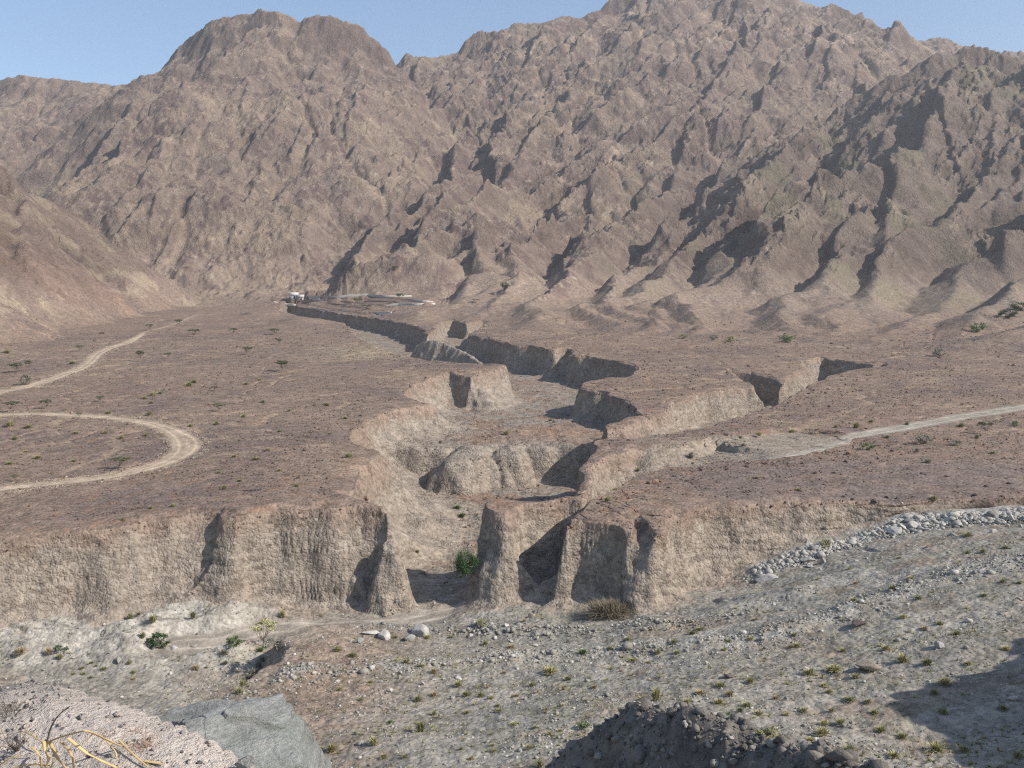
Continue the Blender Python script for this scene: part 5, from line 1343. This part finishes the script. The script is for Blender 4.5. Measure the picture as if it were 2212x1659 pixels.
# ------------------------------------------------------------------ the farm at the far end
def box_mesh(name, L, W, H, mat, top=None):
    x, y = L / 2, W / 2
    V_ = np.array([(-x, -y, -1.2), (x, -y, -1.2), (x, y, -1.2), (-x, y, -1.2), (-x, -y, H), (x, -y, H), (x, y, H), (-x, y, H)], np.float32)
    return np_mesh(name, V_, np.array([(0, 3, 2, 1), (4, 5, 6, 7), (0, 1, 5, 4), (1, 2, 6, 5), (2, 3, 7, 6), (3, 0, 4, 7)]), mat, smooth=False)
M_PLASTER = flat_mat('plaster', (.55, .54, .52), .25, 1.5)
M_WALLST = flat_mat('dry_stone', (.46, .42, .36), .4, 2.5)
M_BRWALL = flat_mat('earth_bank', (.27, .19, .135), .5, 2.5)
M_DARKW = flat_mat('dark_opening', (.03, .03, .035), .2, 2)
def house(X_, Y_, wpx, hpx, W, label):
    p = hit(*f8(X_, Y_)); k = p[1] / FPX
    L, H = wpx * .2308 * k, hpx * .2308 * k
    r = put('farm_building', None, (p[0], p[1] + W / 2, p[2]), 1, .12, label, 'building')
    put('wall', box_mesh('wall', L, W, H, M_PLASTER), (0, 0, 0), parent=r)
    put('roof', box_mesh('roof', L + .4, W + .4, 1.2 + .22, M_PLASTER), (0, 0, H + 0.003), parent=r)
    put('door', box_mesh('door', .9, .12, 1.9, M_DARKW), (-L * .38, -W / 2 - .03, 0), parent=r)
    put('window', box_mesh('window', 1.0, .12, 1.2 + .8, M_DARKW), (L * .1, -W / 2 - .03, H * .45), parent=r)
house(530, 220, 84, 52, 5, 'taller whitewashed flat-roofed farm building at the head of the plots')
house(598, 222, 60, 34, 4, 'lower white farm shed built against the right of the taller building')
def wall_line(pts, h, th, mat, name, label, cat, group=None):
    """a wall following the ground along a line of sight points"""
    P = []
    for X_, Y_ in pts:
        p = hit(*f8(X_, Y_)); P.append(p)
    P = smooth_line(P, 5)
    V_, F_ = [], []
    rs = np.random.RandomState(len(pts) + int(pts[0][0]))
    for i, p in enumerate(P):
        d = P[min(i + 1, len(P) - 1)] - P[max(i - 1, 0)]; d[2] = 0; d /= np.linalg.norm(d) + 1e-9
        nrm = np.array([-d[1], d[0], 0]); hh_ = h * rs.uniform(.8, 1.15)
        for s, z in ((-1, -.8), (-1, hh_), (1, hh_), (1, -.8)):
            q = p + nrm * s * th / 2; V_.append((q[0], q[1], p[2] + z))
    for i in range(len(P) - 1):
        a = i * 4; b = a + 4
        F_ += [(a, b, b + 1, a + 1), (a + 1, b + 1, b + 2, a + 2), (a + 2, b + 2, b + 3, a + 3)]
    F_ += [(0, 1, 2, 3), (a + 7, a + 6, a + 5, a + 4)]
    o = add(name, np_mesh(name, np.array(V_, np.float32), np.array(F_), mat, smooth=False)); o['label'] = label; o['category'] = cat
    if group: o['group'] = group
wall_line([(660, 195), (800, 195), (920, 200), (1050, 187), (1200, 178), (1260, 182), (1400, 190), (1640, 190)], 1.2, .8, M_WALLST, 'stone_wall', 'long pale stone wall along the top of the farm plots', 'wall')
wall_line([(640, 222), (700, 218), (780, 220)], 1.0, .8, M_PLASTER, 'garden_wall', 'short white wall running right from the farm buildings', 'wall')
wall_line([(1400, 292), (1480, 272), (1560, 266), (1700, 270), (1860, 262)], 1.2, .8, M_WALLST, 'stone_wall', 'pale stone wall at the lower right of the farm', 'wall')
wall_line([(1620, 232), (1740, 238), (1840, 244)], 1.0, .8, M_WALLST, 'stone_wall', 'short pale wall at the far right end of the farm', 'wall')
wall_line([(1200, 345), (1300, 344), (1450, 345)], .9, .8, M_PLASTER, 'stone_wall', 'whitish low wall on the gorge rim below the farm', 'wall')
wall_line([(700, 302), (820, 318), (950, 328), (1080, 335), (1190, 345)], .9, .8, M_WALLST, 'stone_wall', 'grey stone wall along the gorge rim left of the whitish one', 'wall')
wall_line([(345, 240), (450, 260), (555, 270)], .9, .8, M_WALLST, 'stone_wall', 'grey stone wall on the rim at the far left of the farm', 'wall')
wall_line([(560, 232), (800, 236), (1100, 238)], .7, .7, M_BRWALL, 'field_bank', 'brown earth bank under the uppermost farm plot', 'earth bank')
wall_line([(850, 262), (1000, 264), (1090, 262)], .7, .7, M_BRWALL, 'field_bank', 'brown earth bank in the middle of the farm plots', 'earth bank')
wall_line([(980, 288), (1080, 290), (1150, 292)], .7, .7, M_BRWALL, 'field_bank', 'lowest short brown earth bank of the farm plots', 'earth bank')
wall_line([(1200, 240), (1340, 238), (1500, 238)], .7, .7, M_BRWALL, 'field_bank', 'brown earth bank between the farm tree and the umbrella tree', 'earth bank')
print('farm', round(time.time() - T00, 1))
# ------------------------------------------------------------------ loose stones and grass nobody could count
def scatter(name, n, seed, rlo, rhi, thlo, thhi, accept, sizes, cols, base=IC1, sink=.2, thmargin=0):
    rs = np.random.RandomState(seed)
    th = np.radians(rs.uniform(thlo, thhi, n)); r = np.exp(rs.uniform(math.log(rlo), math.log(rhi), n))
    x, y = r * np.sin(th), r * np.cos(th)
    i = idx(x, y)
    p = accept(x, y, i, r)
    k = rs.rand(n) < p
    x, y, i, r = x[k], y[k], i[k], r[k]; n = len(x)
    z = zat(x, y)
    s = sizes(rs, n, r, i)
    shapes = np.stack([rock_shape(np.random.RandomState(seed * 50 + q), base, 7) * np.array([1, .8, .62]) for q in range(12)]).astype(np.float32)
    sh = shapes[rs.randint(12, size=n)] * (s * .5)[:, None, None]
    a = rs.rand(n) * 6.283; c_, s_n = np.cos(a)[:, None], np.sin(a)[:, None]
    V_ = np.stack([sh[:, :, 0] * c_ - sh[:, :, 1] * s_n, sh[:, :, 0] * s_n + sh[:, :, 1] * c_, sh[:, :, 2]], 2)
    V_ += np.stack([x, y, z + s * (.31 - sink)], 1)[:, None, :]
    nb = base[0].shape[0]
    F_ = (base[1][None] + (np.arange(n) * nb)[:, None, None]).reshape(-1, 3)
    C_ = np.repeat(cols(rs, n, i), nb, 0)
    add(name, np_mesh(name, V_.reshape(-1, 3).astype(np.float32), F_, M_STONE, C_, smooth=False), kind='stuff')
    print(name, n)
I_ = INF
def mixc(rs, n, A, B, C=None, pc=0):
    t = rs.rand(n)[:, None]; c = np.array(A) * (1 - t) + np.array(B) * t
    if C is not None: c = np.where(rs.rand(n)[:, None] < pc, np.array(C), c)
    return c.astype(np.float32)
# terrace pavement
def acc_t(x, y, i, r):
    ok = (I_['top'][i] < .15) & (I_['d0'][i] < .5) & (I_['road'][i] > .6) & (y > 130) & (I_['hh'][i] < .5) & (I_['cover'][i] == 0)
    rim = np.exp(-np.abs(I_['d0'][i]) / 6)
    return ok * np.clip(.25 + .45 * sstep(-.2, .5, NA.fbm(x / 14, y / 14, 3)) + .5 * rim, 0, 1)
scatter('terrace_gravel', 75000, 3, 138, 560, -29, 29, acc_t, lambda rs, n, r, i: np.exp(rs.normal(-1.35, .42, n)) * (1 + np.maximum(r - 180, 0) / 420), lambda rs, n, i: mixc(rs, n, (.135, .102, .094), (.215, .155, .125), (.27, .16, .11), .14))
def acc_r(x, y, i, r):
    d = I_['road'][i]
    return (I_['roadkind'][i] == 0) * (d > -.2) * (d < 2.0) * (y > 150) * (y < 480) * np.clip(.9 - .35 * np.abs(d - .6), 0, 1)
scatter('track_edge_stones', 60000, 15, 150, 480, -29, -6, acc_r, lambda rs, n, r, i: np.exp(rs.normal(-1.45, .4, n)) * (1 + np.maximum(r - 180, 0) / 500), lambda rs, n, i: mixc(rs, n, (.30, .235, .17), (.46, .38, .29), (.22, .15, .11), .2))
def acc_w(x, y, i, r):
    ok = (I_['top'][i] > 1.2) & (y < 166) & (I_['cover'][i] == 0)
    rd = np.where(I_['road'][i] < .3, .12, 1)
    return ok * rd * np.clip(.10 + .45 * sstep(-.05, .6, NB.fbm(x / 14, y / 7, 3)) + 1.2 * I_['berm'][i], 0, 1)
scatter('wadi_gravel', 90000, 4, 62, 168, -29, 29, acc_w, lambda rs, n, r, i: np.exp(rs.normal(-1.9, .55, n)) * (1 + .9 * I_['berm'][i]), lambda rs, n, i: mixc(rs, n, (.23, .215, .185), (.39, .36, .31), (.52, .49, .44), .16))
def acc_b(x, y, i, r):
    d = BERMG[3][0](x, y)
    return (d < 4.5) * (I_['cover'][i] == 0) * (I_['steep'][i] < .3) * np.exp(-(d / 2.4) ** 2)
scatter('bank_rubble', 160000, 18, 140, 172, 8, 30, acc_b, lambda rs, n, r, i: np.exp(rs.normal(-1.15, .5, n)), lambda rs, n, i: mixc(rs, n, (.30, .285, .25), (.47, .44, .39), (.22, .21, .19), .2), base=IC2)
def acc_c(x, y, i, r):
    ok = (I_['top'][i] > 1.0) & (y > 158) & (y < 420) & (np.abs(x - 10) < 80)
    return ok * np.clip(.2 + .8 * sstep(.0, .5, NC_.fbm(x / 9, y / 9, 3)), 0, 1)
scatter('gorge_rubble', 26000, 6, 156, 400, -9, 14, acc_c, lambda rs, n, r, i: np.exp(rs.normal(-1.2, .5, n)), lambda rs, n, i: mixc(rs, n, (.21, .14, .10), (.31, .24, .18)))
def acc_m(x, y, i, r):
    return (I_['cover'][i] == 2) * 1.0
scatter('spur_rubble', 20000, 7, 27, 62, -4, 26, acc_m, lambda rs, n, r, i: np.exp(rs.normal(-2.15, .7, n)), lambda rs, n, i: mixc(rs, n, (.14, .125, .11), (.26, .24, .21), (.36, .33, .29), .08), base=IC2, sink=.12)
def acc_l(x, y, i, r):
    return (I_['cover'][i] == 1) * np.clip(.15 + .85 * sstep(-.1, .5, NA.fbm(x / .45, y / .45, 4, .6) + sstep(3.6, 2.6, r) * .7 - .2), 0, 1)
scatter('pebbles', 16000, 9, 2.4, 5.2, -34, -4, acc_l, lambda rs, n, r, i: np.exp(rs.normal(-4.35, .55, n)), lambda rs, n, i: mixc(rs, n, (.26, .24, .22), (.44, .37, .32), (.12, .115, .11), .2))
# thin dry grass
def grass(name, n, seed, accept, wid, cols):
    rs = np.random.RandomState(seed)
    th = np.radians(rs.uniform(-29, 29, n)); r = np.exp(rs.uniform(math.log(60), math.log(480), n))
    x, y = r * np.sin(th), r * np.cos(th); i = idx(x, y)
    k = rs.rand(n) < accept(x, y, i, r); x, y, r = x[k], y[k], r[k]; n = len(x); z = zat(x, y)
    m = 14
    a = rs.rand(n, m) * 6.283; e = rs.uniform(.3, 1.4, (n, m)); s = (wid * np.exp(rs.normal(0, .35, n)) * (1 + np.maximum(r - 150, 0) / 300))[:, None]
    l = rs.uniform(.4, 1, (n, m)) * s
    dx, dy, dz = np.cos(a) * np.cos(e) * l, np.sin(a) * np.cos(e) * l, np.sin(e) * l * .8
    sx, sy = -np.sin(a) * s * .07, np.cos(a) * s * .07
    O = np.stack([x, y, z - .02], 1)[:, None, :]
    V_ = np.stack([O + np.stack([sx, sy, 0 * sx], 2), O - np.stack([sx, sy, 0 * sx], 2), O + np.stack([dx, dy, dz], 2)], 2).reshape(-1, 3).astype(np.float32)
    C_ = np.repeat(cols(rs, n), m * 3, 0)
    add(name, np_mesh(name, V_, np.arange(len(V_)).reshape(-1, 3), M_GRASS, C_, smooth=False), kind='stuff')
    print(name, n)
_m, _t, _b = new_mat('grass'); M_GRASS = _m
_a = nd(_t, 'ShaderNodeAttribute', attribute_name='Col'); _t.links.new(_a.outputs['Color'], _b.inputs['Base Color'])
def acc_g(x, y, i, r):
    lowg = (I_['top'][i] > 1.2) & (y < 160); terr = (I_['top'][i] < 0) & (I_['hh'][i] < .3)
    d = sstep(-.1, .6, ND.fbm(x / 15, y / 9, 3))
    return (I_['cover'][i] != 1) * (I_['road'][i] > .4) * (lowg * np.clip(.12 + .7 * d, 0, 1) + terr * (.08 + .35 * d))
grass('dry_grass', 42000, 12, acc_g, .34, lambda rs, n: mixc(rs, n, (.31, .27, .12), (.27, .20, .11), (.26, .26, .09), .4))
print('scatter', round(time.time() - T00, 1))
# ------------------------------------------------------------------ air
def haze():
    m = bpy.data.materials.new('haze'); m.use_nodes = True
    t = m.node_tree
    for x in list(t.nodes):
        if x.type == 'BSDF_PRINCIPLED': t.nodes.remove(x)
    o = [x for x in t.nodes if x.type == 'OUTPUT_MATERIAL'][0]
    v = t.nodes.new('ShaderNodeVolumePrincipled')
    v.inputs['Color'].default_value = (.88, .89, .92, 1)
    v.inputs['Density'].default_value = HAZE
    v.inputs['Anisotropy'].default_value = .3
    t.links.new(v.outputs[0], o.inputs['Volume'])
    zlo = float(PZ.min()) - 1.0; zhi = float(PZ.max()) + 3.0
    x0, x1, y0, y1 = PX.min() - 5, PX.max() + 5, PY.min() - 5, PY.max() + 5
    y0 = min(y0, -6)
    me = bpy.data.meshes.new('haze')
    c = [(a, b, c) for c in (zlo, zhi) for b in (y0, y1) for a in (x0, x1)]
    me.from_pydata([tuple(map(float, p)) for p in c], [], [(0, 2, 3, 1), (4, 5, 7, 6), (0, 1, 5, 4), (2, 6, 7, 3), (0, 4, 6, 2), (1, 3, 7, 5)])
    me.materials.append(m)
    add('haze', me, kind='stuff')
HAZE = .00014
haze()
print('total', round(time.time() - T00, 1))
